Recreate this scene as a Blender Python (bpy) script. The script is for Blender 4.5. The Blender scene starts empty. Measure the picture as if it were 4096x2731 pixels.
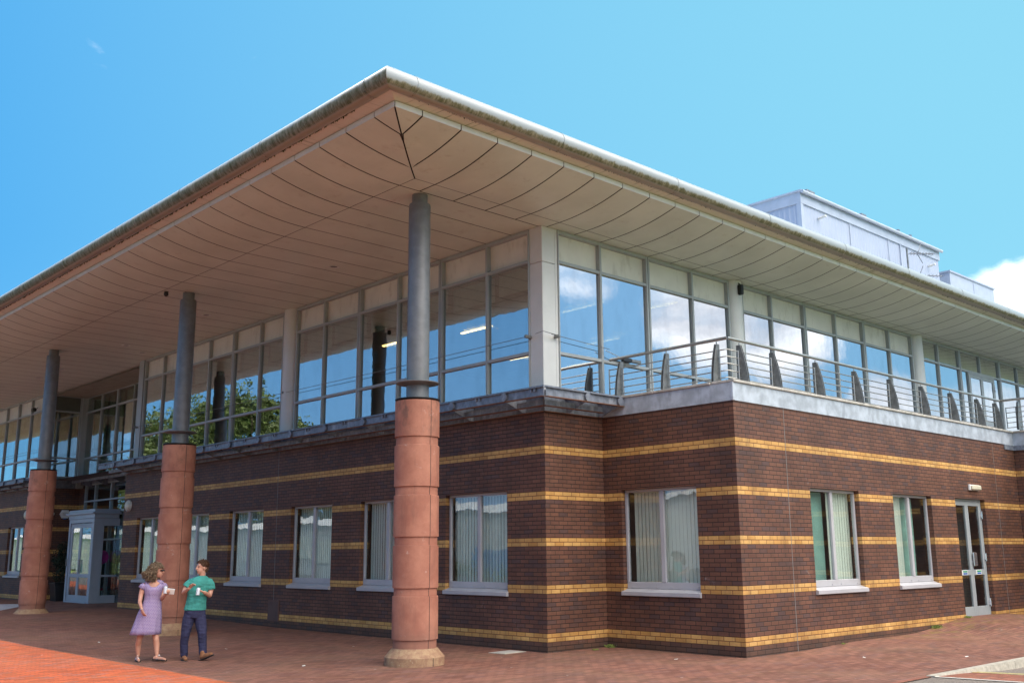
import bpy, bmesh, math, random
from mathutils import Vector, Matrix, noise
S = bpy.context.scene
COL = S.collection
PI = math.pi
rad = math.radians
random.seed(7)

# ------------------------------------------------------------------ camera
cam_d = bpy.data.cameras.new('camera'); cam = bpy.data.objects.new('camera', cam_d); COL.objects.link(cam)
CP = dict(x=-12.871, y=-12.9744, z=1.7038, yaw=.8211, pit=.2073, rol=-.0078, f=4021.9144)
def cam_axes():
    y, p, r = CP['yaw'], CP['pit'], CP['rol']
    fw = Vector((math.cos(p)*math.cos(y), math.cos(p)*math.sin(y), math.sin(p)))
    rt = Vector((math.sin(y), -math.cos(y), 0)); up = rt.cross(fw)
    r2 = math.cos(r)*rt + math.sin(r)*up; u2 = -math.sin(r)*rt + math.cos(r)*up
    return fw, r2, u2
fw, r2, u2 = cam_axes()
m = Matrix((r2, u2, -fw)).transposed().to_4x4(); m.translation = Vector((CP['x'], CP['y'], CP['z']))
cam.matrix_world = m
cam_d.sensor_width = 36; cam_d.lens = 36*CP['f']/4096
cam_d.clip_start = .1; cam_d.clip_end = 3000
S.camera = cam

# ------------------------------------------------------------------ sun, sky, exposure
SUN_EL, SUN_AZ = rad(52), rad(5.0)      # azimuth measured from +Y towards +X
sd = bpy.data.lights.new('sun', 'SUN'); so = bpy.data.objects.new('sun', sd); COL.objects.link(so)
sd.energy = 2.15; sd.angle = rad(.53); sd.color = (1, .92, .80)
sdir = Vector((math.sin(SUN_AZ)*math.cos(SUN_EL), math.cos(SUN_AZ)*math.cos(SUN_EL), math.sin(SUN_EL)))
so.rotation_euler = sdir.to_track_quat('Z', 'Y').to_euler()
W = bpy.data.worlds.new('World'); S.world = W; W.use_nodes = True
S.view_settings.view_transform = 'Standard'; S.view_settings.look = 'None'
S.view_settings.exposure = 1.36; S.view_settings.gamma = 1; S.view_settings.use_curve_mapping = False

class NT:
    """small helper for building node trees"""
    def __init__(s, nt): s.nt = nt; s.n = nt.nodes; s.l = nt.links
    def node(s, t, ins=None, **kw):
        n = s.n.new(t)
        for k, v in kw.items(): setattr(n, k, v)
        for k, v in (ins or {}).items(): s.put(n, k, v)
        return n
    def put(s, n, k, v):
        i = n.inputs[k]
        if isinstance(v, bpy.types.NodeSocket): s.l.new(v, i)
        elif isinstance(v, bpy.types.Node): s.l.new(v.outputs[0], i)
        else:
            if i.type == 'RGBA' and len(v) == 3: v = (*v, 1)
            i.default_value = v
    def math(s, op, a, b=None, c=None, clamp=False):
        n = s.node('ShaderNodeMath', operation=op); n.use_clamp = clamp
        s.put(n, 0, a)
        if b is not None: s.put(n, 1, b)
        if c is not None: s.put(n, 2, c)
        return n.outputs[0]
    def vmath(s, op, a, b=None):
        n = s.node('ShaderNodeVectorMath', operation=op); s.put(n, 0, a)
        if b is not None: s.put(n, 1, b)
        return n.outputs['Value'] if op in ('DOT_PRODUCT', 'LENGTH', 'DISTANCE') else n.outputs[0]
    def mix(s, f, a, b, blend='MIX'):
        n = s.node('ShaderNodeMix', data_type='RGBA', blend_type=blend)
        s.put(n, 0, f); s.put(n, 6, a); s.put(n, 7, b)
        return n.outputs[2]
    def noise(s, vec, scale, detail=3, rough=.55, dim='3D'):
        n = s.node('ShaderNodeTexNoise', noise_dimensions=dim)
        if vec is not None: s.put(n, 'Vector', vec)
        s.put(n, 'Scale', scale); s.put(n, 'Detail', detail); s.put(n, 'Roughness', rough)
        return n.outputs[0]
    def ramp(s, v, lo, hi, a=0., b=1., smooth=True):
        n = s.node('ShaderNodeMapRange', interpolation_type='SMOOTHSTEP' if smooth else 'LINEAR')
        for k, x in zip((0, 1, 2, 3, 4), (v, lo, hi, a, b)): s.put(n, k, x)
        return n.outputs[0]
    def sep(s, v):
        n = s.node('ShaderNodeSeparateXYZ'); s.put(n, 0, v); return n.outputs
    def comb(s, x, y, z):
        n = s.node('ShaderNodeCombineXYZ'); s.put(n, 0, x); s.put(n, 1, y); s.put(n, 2, z); return n.outputs[0]

def adir(az, el):     # azimuth from +X counter-clockwise, degrees
    a, e = rad(az), rad(el); return (math.cos(a)*math.cos(e), math.sin(a)*math.cos(e), math.sin(e))
def build_world():
    W.node_tree.nodes.clear(); t = NT(W.node_tree)
    sky = t.node('ShaderNodeTexSky', sky_type='NISHITA')
    sky.sun_disc = False; sky.sun_elevation = SUN_EL; sky.sun_rotation = SUN_AZ
    sky.air_density = 1.0; sky.dust_density = .3; sky.ozone_density = 1.5; sky.altitude = 100
    d = t.node('ShaderNodeTexCoord').outputs['Generated']
    x, y, z = t.sep(d)[:3]
    # clear sky: the physical model graded towards a deep azure, paler to the east and near the horizon
    f = t.ramp(t.vmath('DOT_PRODUCT', d, adir(8, 22)), .30, 1.02, smooth=False)
    hz = t.ramp(z, .30, .0, 0., .32)
    away = t.ramp(t.vmath('DOT_PRODUCT', d, adir(-155, 0)), -.35, .25)
    f = t.math('ADD', t.math('ADD', f, hz), 0., clamp=True)
    grad = t.mix(f, (.05, .87, 2.1), (.74, 1.86, 2.35))
    grad = t.mix(t.ramp(y, -.1, -.6, 0., .8), grad, (1.05, 2.05, 3.3))
    grad = t.mix(t.math('MULTIPLY', away, t.ramp(z, .55, .05, 0., .75)), grad, (.95, 1.95, 3.6))
    nish = t.mix(1, sky.outputs[0], (.55, .75, .85), 'MULTIPLY')
    col = t.mix(.95, nish, grad)
    # clouds; those high in the south are unseen, added for fill light
    warp = t.vmath('ADD', d, t.vmath('MULTIPLY', t.vmath('SUBTRACT', t.node('ShaderNodeTexNoise', {'Vector': d, 'Scale': 4., 'Detail': 3.}).outputs['Color'], (.5, .5, .5)), (.12, .12, .12)))
    flat = t.vmath('MULTIPLY', warp, (1, 1, 2.2))
    n1 = t.noise(flat, 3.2, 8, .56)
    bias = None
    blobs = [((16., 3.6), 11.2, .62), ((71.4, 25.4), 1.3, .115),
             ((-43.4, 15.6), 2.6, .34), ((-38.2, 13.2), 2.3, .33), ((-35.4, 12.8), 3., .36), ((-31.8, 11.2), 2.8, .30), ((-27, 7.3), 2., .26), ((-20, 5), 5, .2), ((-75, 40), 18, .3),
             ((-95, 48), 42, .5), ((-40, 55), 30, .45), ((112, 11), 7, .2), ((-10, 60), 20, .2)]
    for (a, e), r, w in blobs:
        dd = t.vmath('DOT_PRODUCT', d, adir(a, e))
        b = t.ramp(dd, math.cos(rad(r*1.35)), math.cos(rad(r*.35)), 0., w)
        bias = b if bias is None else t.math('MAXIMUM', bias, b)
    cs = t.math('ADD', n1, bias)
    cm = t.math('ADD', t.math('MULTIPLY', t.ramp(cs, .69, .81), t.math('GREATER_THAN', y, 0.)), t.math('MULTIPLY', t.ramp(cs, .62, .92), t.math('LESS_THAN', y, 0.)))
    cm = t.math('MULTIPLY', cm, t.ramp(z, -.02, .03))
    n2 = t.noise(flat, 6., 5, .6)
    ccol = t.mix(t.ramp(n2, .35, .7), (2.9, 3.0, 3.3), (6.4, 6.3, 6.2))
    ccol = t.mix(t.ramp(t.vmath('DOT_PRODUCT', d, adir(-75, 58)), .62, .85), ccol, (15., 14.2, 13.2))  # unseen southern cloud brightened to fill the shaded facades
    col = t.mix(t.math('MULTIPLY', cm, .95), col, ccol)
    bg = t.node('ShaderNodeBackground', {'Color': col, 'Strength': .15})
    t.l.new(bg.outputs[0], t.node('ShaderNodeOutputWorld').inputs[0])
build_world()

# ------------------------------------------------------------------ materials
def mat(name, f):
    m = bpy.data.materials.new(name); m.use_nodes = True; m.node_tree.nodes.clear()
    t = NT(m.node_tree); out = t.node('ShaderNodeOutputMaterial'); f(t, out); return m
def pbsdf(t, out, color, rough=.5, metal=0., bump=None, bstr=.3, bdist=.01, spec=.5):
    b = t.node('ShaderNodeBsdfPrincipled', {'Base Color': color, 'Roughness': rough, 'Metallic': metal, 'Specular IOR Level': spec})
    if bump is not None:
        bp_ = t.node('ShaderNodeBump', {'Strength': bstr, 'Distance': bdist, 'Height': bump}); t.l.new(bp_.outputs[0], b.inputs['Normal'])
    t.l.new(b.outputs[0], out.inputs[0]); return b
def pos(t): return t.node('ShaderNodeNewGeometry').outputs['Position']
def obj_co(t): return t.node('ShaderNodeTexCoord').outputs['Object']
def simple(name, c, rough=.5, metal=0., var=.12, scale=3., bstr=.0, spec=.5, dirt=None):
    def f(t, out):
        p = pos(t); n = t.noise(p, scale, 5, .6)
        col = t.mix(t.ramp(n, .3, .7), tuple(v*(1-var) for v in c), tuple(min(1, v*(1+var)) for v in c))
        if dirt:
            col = t.mix(t.ramp(t.noise(t.vmath('MULTIPLY', p, (1, 1, .35)), 5, 6, .65), .52, .72, 0., dirt[1]), col, dirt[0])
        pbsdf(t, out, col, rough, metal, n if bstr else None, bstr, .01, spec)
    return mat(name, f)

def f_brick(t, out):
    p = pos(t); x, y, z = t.sep(p)[:3]
    u = t.math('ADD', x, y); v = t.math('SUBTRACT', z, .02-7.5)
    vr = t.math('DIVIDE', v, .075); row = t.math('FLOOR', vr); fv = t.math('FRACT', vr)
    off = t.math('MULTIPLY', t.math('MODULO', row, 2.), .5)
    ur = t.math('ADD', t.math('DIVIDE', u, .225), t.math('ADD', off, 500.)); cell = t.math('FLOOR', ur); fu = t.math('FRACT', ur)
    wn = t.node('ShaderNodeTexWhiteNoise', {'Vector': t.comb(cell, row, 0.)}, noise_dimensions='2D')
    r1 = wn.outputs[0]
    r2_ = t.sep(wn.outputs[1])[1]
    k = t.math('MODULO', t.math('ADD', row, 9.+11*20-100), 11.)       # the yellow pairs, two in every eleven courses
    isb = t.math('LESS_THAN', k, 1.5)
    dark = t.node('ShaderNodeValToRGB', {'Fac': r1}).outputs[0]
    cr = dark.node.color_ramp
    cr.elements[0].color = (.145, .062, .042, 1); cr.elements[1].color = (.130, .066, .053, 1)
    for pz, c in ((.3, (.172, .076, .048)), (.6, (.190, .084, .053)), (.78, (.155, .068, .046)), (.9, (.115, .064, .056))):
        e = cr.elements.new(pz); e.color = (*c, 1)
    yel = t.mix(r2_, (.58, .30, .085), (.74, .43, .145))
    grime = t.ramp(t.noise(p, 1.3, 5, .6), .35, .7, .78, 1.1)
    col = t.mix(isb, dark, yel)
    fine = t.noise(p, 60, 4, .7)
    col = t.mix(1, col, t.comb(grime, grime, grime), 'MULTIPLY')
    col = t.mix(t.ramp(fine, .2, .8, 0., .22), col, (.02, .015, .015))
    base = t.ramp(t.math('ADD', z, t.math('MULTIPLY', t.noise(p, 3., 5, .7), .5)), .55, .25, 0., .45)
    col = t.mix(base, col, (.05, .045, .032))
    stk = t.ramp(t.noise(t.vmath('MULTIPLY', p, (1, 1, .16)), 4.5, 5, .65), .50, .75, 0., .38)
    col = t.mix(stk, col, (.055, .04, .036))
    # white salt bloom here and there
    bl = t.math('MULTIPLY', t.ramp(t.noise(p, 1.9, 4, .65), .60, .76), t.ramp(t.noise(p, 22, 3, .6), .5, .7))
    col = t.mix(t.math('MULTIPLY', bl, .45), col, (.38, .36, .37))
    # mortar
    mu = t.math('MINIMUM', fu, t.math('SUBTRACT', 1., fu)); mv = t.math('MINIMUM', fv, t.math('SUBTRACT', 1., fv))
    du = t.math('MULTIPLY', mu, .225); dv = t.math('MULTIPLY', mv, .075)
    dist = t.math('MINIMUM', du, dv)
    h = t.ramp(dist, .0035, .0075)
    col = t.mix(h, t.mix(isb, (.030, .018, .015), (.16, .06, .025)), col)
    pbsdf(t, out, col, .62, 0, t.math('ADD', h, t.math('MULTIPLY', fine, .15)), .8, .008, .35)
M = {}
M['brick'] = mat('brick', f_brick)

def paver(name, base, dk=1.):
    def f(t, out):
        p = pos(t)
        r = t.node('ShaderNodeVectorRotate', {'Vector': p, 'Angle': rad(0)}, rotation_type='Z_AXIS')
        x, y, z = t.sep(r.outputs[0])[:3]
        # stretcher-laid blocks 200 x 100
        yr = t.math('DIVIDE', t.math('ADD', y, 100.), .1); row = t.math('FLOOR', yr); fy = t.math('FRACT', yr)
        xr = t.math('ADD', t.math('DIVIDE', t.math('ADD', x, 100.), .2), t.math('MULTIPLY', t.math('MODULO', row, 2.), .5))
        c = t.math('FLOOR', xr); fx = t.math('FRACT', xr)
        wn = t.node('ShaderNodeTexWhiteNoise', {'Vector': t.comb(c, row, 0.)}, noise_dimensions='2D')
        r1 = wn.outputs[0]
        a = tuple(v*.72 for v in base); b = tuple(min(1, v*1.22) for v in base)
        col = t.mix(r1, a, b)
        col = t.mix(t.math('MULTIPLY', t.math('GREATER_THAN', t.sep(wn.outputs[1])[1], .85), .35), col, (.16, .10, .10))
        dust = t.ramp(t.noise(p, .35, 6, .62), .38, .72)
        col = t.mix(t.math('MULTIPLY', dust, .22*dk), col, (.42, .26, .19))
        col = t.mix(t.ramp(t.noise(t.vmath('ADD', p, (40, 7, 0)), .8, 6, .7), .50, .70, 0., .42*dk), col, (.11, .075, .062))
        sp = t.ramp(t.noise(p, 7, 5, .75), .56, .72, 0., .35)
        col = t.mix(sp, col, (.07, .05, .045))
        yy = t.sep(p)[1]
        gum = t.node('ShaderNodeTexVoronoi', {'Vector': p, 'Scale': 1.7}, feature='F1')
        col = t.mix(t.ramp(gum.outputs['Distance'], .045, .03, 0., .6), col, (.5, .45, .42))
        du = t.math('MULTIPLY', t.math('MINIMUM', fx, t.math('SUBTRACT', 1., fx)), .2); dv = t.math('MULTIPLY', t.math('MINIMUM', fy, t.math('SUBTRACT', 1., fy)), .1)
        h = t.ramp(t.math('MINIMUM', du, dv), .002, .006)
        jc = t.mix(t.ramp(t.noise(p, .8, 4), .45, .6), (.055, .038, .03), (.09, .085, .03))
        col = t.mix(h, jc, col)
        # green growth along the foot of the right-hand wall
        px, py, pz = t.sep(p)[:3]
        w = t.math('MULTIPLY', t.ramp(py, -4.6, -3.05), t.math('MULTIPLY', t.ramp(px, 5., 7.5), t.ramp(px, 12.5, 11.)))
        g = t.math('MULTIPLY', w, t.ramp(t.noise(p, 3.1, 6, .7), .48, .62))
        col = t.mix(t.math('MULTIPLY', g, .55), col, (.22, .17, .045))
        pbsdf(t, out, col, .8, 0, t.math('ADD', h, t.math('MULTIPLY', t.noise(p, 90, 3, .7), .3)), .5, .006, .1)
    return mat(name, f)
M['paver'] = paver('block_paving', (.228, .104, .077))
M['paver_sunlit'] = paver('sunlit_block_paving', (.31, .060, .020), .3)  # lit copy of the block paving, warm sunlight put into its colour
M['paver2'] = paver('block_paving_patch', (.30, .11, .075))
M['asphalt'] = simple('asphalt', (.19, .155, .13), .9, 0, .35, 40, .4)
M['grass'] = simple('grass', (.13, .19, .03), .9, 0, .4, 3)
M['yellow'] = simple('yellow_line', (.62, .50, .16), .7, 0, .2, 20)
M['white_line'] = simple('white_line', (.55, .53, .48), .7, 0, .2, 20)
M['kerb'] = simple('kerb_stone', (.42, .38, .31), .8, 0, .2, 12, .2)
M['frame'] = simple('window_frame_paint', (.335, .365, .375), .42, 0, .06, 2)
M['frame_lilac'] = simple('window_frame_ground', (.43, .42, .44), .4, 0, .06, 2)
M['spandrel'] = simple('spandrel_panel', (.66, .64, .575), .5, 0, .06, 1.5, dirt=((.30, .26, .2), .35))
M['pier'] = simple('pier_cladding', (.60, .61, .60), .42, 0, .05, 1.5)
M['joint'] = simple('joint_seal', (.02, .018, .017), .8)
M['steel'] = simple('grey_steel_paint', (.165, .170, .180), .45, .15, .12, 6, dirt=((.25, .23, .19), .25))
M['galv'] = simple('galvanised_steel', (.20, .22, .265), .5, .35, .25, 9, dirt=((.5, .52, .56), .5))
M['zinc'] = simple('zinc_fascia', (.43, .47, .53), .5, .1, .22, 4, dirt=((.24, .26, .30), .6))
M['rust'] = simple('rusty_edge', (.20, .10, .06), .8, 0, .3, 10)
M['rail'] = simple('brushed_rail', (.42, .41, .39), .3, .8, .1, 5)
M['post'] = simple('post_steel', (.20, .205, .205), .45, .5, .25, 9)
M['cap'] = simple('coping', (.48, .45, .41), .6, 0, .2, 5, dirt=((.22, .22, .15), .6))
M['dark'] = simple('dark_interior', (.035, .035, .034), .8)
M['ceiling'] = simple('interior_ceiling', (.30, .27, .21), .8)
M['inwall'] = simple('interior_wall', (.20, .19, .165), .8)
M['carpet'] = simple('interior_floor', (.08, .08, .085), .9)
M['blind'] = simple('blind_fabric', (.70, .74, .68), .8, 0, .04, 2)
M['curtain'] = simple('pale_green_curtain', (.74, .82, .62), .8, 0, .1, 3)
M['black'] = simple('black_plastic', (.015, .015, .017), .4)
M['white'] = simple('white_plastic', (.72, .72, .70), .4)
M['cream'] = simple('cream_diffuser', (.62, .58, .45), .35)
M['alum'] = simple('porch_aluminium', (.36, .40, .46), .4, .1, .05, 2)
M['lilac_sheet'] = None
def f_sand(t, out):
    p = pos(t); n = t.noise(p, 2.3, 6, .65)
    col = t.mix(t.ramp(n, .3, .72), (.33, .130, .088), (.46, .205, .138))
    col = t.mix(t.ramp(t.noise(p, 45, 4, .7), .45, .75, 0., .18), col, (.22, .10, .07))
    z = t.sep(p)[2]
    st = t.math('MULTIPLY', t.ramp(t.noise(t.vmath('MULTIPLY', p, (1, 1, .6)), 3.3, 7, .72), .50, .66), t.ramp(z, 3.3, 4.2, 0., .75))
    col = t.mix(st, col, (.09, .065, .055))
    stk = t.ramp(t.noise(t.vmath('MULTIPLY', p, (1, 1, .2)), 7, 5, .7), .50, .72, 0., .45)
    col = t.mix(stk, col, (.20, .095, .075))
    col = t.mix(t.ramp(t.math('ADD', z, t.math('MULTIPLY', t.noise(p, 6, 4), .5)), .95, .5, 0., .4), col, (.19, .12, .09))
    pale = t.ramp(t.noise(p, 5, 6, .75), .62, .72, 0., .5)
    col = t.mix(pale, col, (.55, .42, .36))
    pbsdf(t, out, col, .72, 0, t.noise(p, 80, 4, .7), .15, .004, .3)
M['sandstone'] = mat('sandstone', f_sand)
def f_plinth(t, out):
    p = pos(t); n = t.noise(p, 9, 7, .75)
    col = t.mix(t.ramp(n, .35, .65), (.27, .15, .095), (.38, .25, .145))
    col = t.mix(t.ramp(t.noise(p, 40, 4, .7), .62, .7, 0., .6), col, (.5, .45, .34))
    pbsdf(t, out, col, .8, 0, n, .3, .006, .3)
M['plinth'] = mat('sandstone_plinth', f_plinth)
def f_soffit(t, out):
    p = pos(t)
    wn = t.noise(p, .9, 4, .6)
    col = t.mix(t.ramp(wn, .3, .7), (.58, .595, .52), (.66, .675, .595))
    col = t.mix(t.ramp(t.noise(p, 3.5, 6, .7), .56, .75, 0., .3), col, (.30, .22, .14))
    pbsdf(t, out, col, .38, 0, None, spec=.5)
M['soffit'] = mat('soffit_panel', f_soffit)
M['strip'] = simple('soffit_edge_strip', (.80, .82, .82), .4, 0, .05, 2)
def f_board(t, out):
    p = pos(t); x, y, z = t.sep(p)[:3]
    u = t.math('ADD', x, y)
    a = t.noise(t.comb(t.math('MULTIPLY', u, 14.), t.math('MULTIPLY', t.math('SUBTRACT', x, y), .6), 0.), 1., 4, .7)
    big = t.ramp(t.noise(p, .45, 3, .5), .42, .6)
    col = t.mix(t.math('MULTIPLY', t.ramp(a, .55, .66), t.math('MULTIPLY', big, .8)), (.64, .60, .53), (.09, .10, .04))
    pbsdf(t, out, col, .6)
M['board'] = mat('eaves_board', f_board)
def gutter_mat(name, lo, hi, axis):
    def f(t, out):
        p = pos(t); nz = t.sep(t.node('ShaderNodeNewGeometry').outputs['Normal'])[2]
        st = t.vmath('MULTIPLY', p, (1, .35, .35) if axis == 'x' else (.35, 1, .35))
        n = t.noise(st, 7, 9, .8); n2 = t.noise(p, 26, 5, .7)
        k = t.math('ADD', t.math('MULTIPLY', nz, -1.), t.math('MULTIPLY', t.math('SUBTRACT', n, .5), 1.1))
        mk = t.ramp(k, lo, hi)
        edge = t.ramp(nz, -.78, -.93)                      # the very underside is bare again
        mk = t.math('MULTIPLY', mk, t.math('SUBTRACT', 1., edge))
        mcol = t.mix(t.ramp(t.noise(st, 16, 7, .8), .36, .68), (.085, .082, .030), (.30, .27, .19))
        col = t.mix(mk, t.mix(edge, (.35, .38, .40), (.32, .27, .22)), mcol)
        pbsdf(t, out, col, t.mix(mk, (.3, .3, .3), (.9, .9, .9)), 0, n2, .25, .01)
    return mat(name, f)
M['gutter_x'] = gutter_mat('gutter_mossy_underside', .30, .55, 'x')
M['gutter_y'] = gutter_mat('gutter_mossy_all_over', -.62, .12, 'y')
M['moss'] = simple('moss', (.095, .11, .045), .95, 0, .5, 20, .4)
M['roof'] = simple('roof_sheet', (.35, .36, .37), .5, .2, .08, 2)
def f_corr(t, out):
    p = pos(t); n = t.noise(p, 1.5, 4)
    col = t.mix(n, (.37, .42, .56), (.45, .50, .63))
    pbsdf(t, out, col, .45, .1)
M['corr'] = mat('corrugated_cladding', f_corr)
M['corr_trim'] = simple('cladding_trim', (.45, .50, .62), .45, .1, .06, 3)
def f_glass(f0, tint):
    def f(t, out):
        g = t.node('ShaderNodeNewGeometry'); p = g.outputs['Position']
        c = t.math('ABSOLUTE', t.vmath('DOT_PRODUCT', g.outputs['Incoming'], g.outputs['Normal']))
        fr = t.math('MULTIPLY_ADD', t.math('POWER', t.math('SUBTRACT', 1., c, clamp=True), 4.), 1-f0, f0)
        tr = t.node('ShaderNodeBsdfTransparent', {'Color': tint})
        oi = t.node('ShaderNodeObjectInfo'); wn = t.node('ShaderNodeTexWhiteNoise', {'W': oi.outputs['Random']}, noise_dimensions='1D')
        bmp = t.node('ShaderNodeBump', {'Strength': .05, 'Distance': .03, 'Height': t.noise(p, 1.3, 3, .55)})
        tilt = t.vmath('MULTIPLY', t.vmath('SUBTRACT', wn.outputs[1], (.5, .5, .5)), (.014, .014, .014))
        nn = t.vmath('NORMALIZE', t.vmath('ADD', bmp.outputs[0], tilt))
        sm = t.ramp(t.noise(t.vmath('MULTIPLY', p, (1, 1, .4)), 2.5, 5, .7), .4, .8, .94, .82)
        gl = t.node('ShaderNodeBsdfGlossy', {'Color': t.vmath('MULTIPLY', (.97, .98, 1.0), t.comb(sm, sm, sm)), 'Roughness': .0, 'Normal': nn})
        mx = t.node('ShaderNodeMixShader', {0: fr}); t.l.new(tr.outputs[0], mx.inputs[1]); t.l.new(gl.outputs[0], mx.inputs[2])
        t.l.new(mx.outputs[0], out.inputs[0])
    return f
M['glass'] = mat('solar_glass', f_glass(.35, (.72, .78, .72)))
M['glass_r'] = mat('solar_glass_terrace', f_glass(.62, (.34, .40, .40)))
M['glass_g'] = mat('window_glass', f_glass(.075, (.94, .97, .95)))
def emis(name, c, s):
    def f(t, out):
        e = t.node('ShaderNodeEmission', {'Color': c, 'Strength': s}); t.l.new(e.outputs[0], out.inputs[0])
    return mat(name, f)
M['lamp'] = emis('warm_tube_light', (1., .62, .22), 4.5)
M['skin'] = simple('skin', (.52, .27, .19), .5, 0, .08, 20)
M['skin_w'] = simple('skin_tanned', (.50, .25, .17), .5, 0, .08, 20)
M['hair_w'] = simple('curly_hair', (.17, .115, .07), .75, 0, .5, 60, .6)
M['hair_m'] = simple('brown_hair', (.085, .04, .02), .7, 0, .4, 60, .6)
def f_dress(t, out):
    p = obj_co(t); x, y, z = t.sep(p)[:3]
    a = t.math('ADD', t.math('MULTIPLY', x, 34.), t.math('MULTIPLY', t.noise(p, 9, 2), 1.5))
    r = t.math('FRACT', t.math('ADD', a, t.math('MULTIPLY', t.math('MODULO', t.math('FLOOR', t.math('MULTIPLY', z, 42.)), 2.), .5)))
    fz = t.math('FRACT', t.math('MULTIPLY', z, 42.))
    msk = t.math('MULTIPLY', t.ramp(r, .2, .3), t.ramp(fz, .35, .5))
    col = t.mix(msk, (.36, .30, .44), (.20, .125, .30))
    pbsdf(t, out, col, .8, 0, t.noise(t.vmath('MULTIPLY', p, (1, 1, .25)), 16, 4, .6), .9, .03)
M['dress'] = mat('purple_patterned_cloth', f_dress)
def cloth(name, c, sc, st):
    def f(t, out):
        p = obj_co(t); n = t.noise(t.vmath('MULTIPLY', p, st), sc, 2, .45)
        n2 = t.noise(t.vmath('ADD', t.vmath('MULTIPLY', p, (1.4, 1.4, 3.2)), (3, 1, 2)), sc*.7, 1.5, .4)
        h = t.math('ADD', n, n2)
        pbsdf(t, out, t.mix(t.ramp(n, .3, .7), tuple(v*.85 for v in c), tuple(v*1.12 for v in c)), .88, 0, h, .8, .03)
    return mat(name, f)
M['shirt'] = cloth('teal_cloth', (.045, .27, .235), 8, (1., 1., .6))
M['trousers'] = cloth('navy_cloth', (.022, .024, .068), 9, (1.6, 1.6, .5))
M['boot'] = simple('brown_suede', (.23, .10, .045), .85, 0, .2, 20)
M['sole'] = simple('black_rubber', (.015, .014, .014), .7)
M['silver'] = simple('silver_metal', (.7, .7, .72), .25, .9)
M['can'] = simple('pale_can_print', (.62, .64, .68), .35, .2, .2, 40)
M['paper'] = simple('white_paper', (.75, .74, .7), .6)
M['leaf'] = simple('tree_leaves', (.10, .135, .030), .7, 0, .5, 1.2)
M['leaf2'] = simple('shrub_leaves', (.018, .028, .012), .8, 0, .5, 3)
M['bark'] = simple('bark', (.10, .075, .05), .9)
M['weed'] = simple('weed_leaves', (.16, .20, .04), .8, 0, .4, 10)
M['magenta'] = simple('magenta_print', (.45, .02, .22), .5)
M['red'] = simple('red_fabric', (.45, .02, .04), .6)
M['green_sign'] = simple('green_sticker', (.02, .28, .14), .5)
M['blue_sign'] = simple('blue_sticker', (.02, .12, .42), .5)
M['clad_white'] = simple('white_cladding', (.60, .61, .62), .5)
M['clad_blue'] = simple('blue_cladding', (.05, .22, .55), .5)

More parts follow.
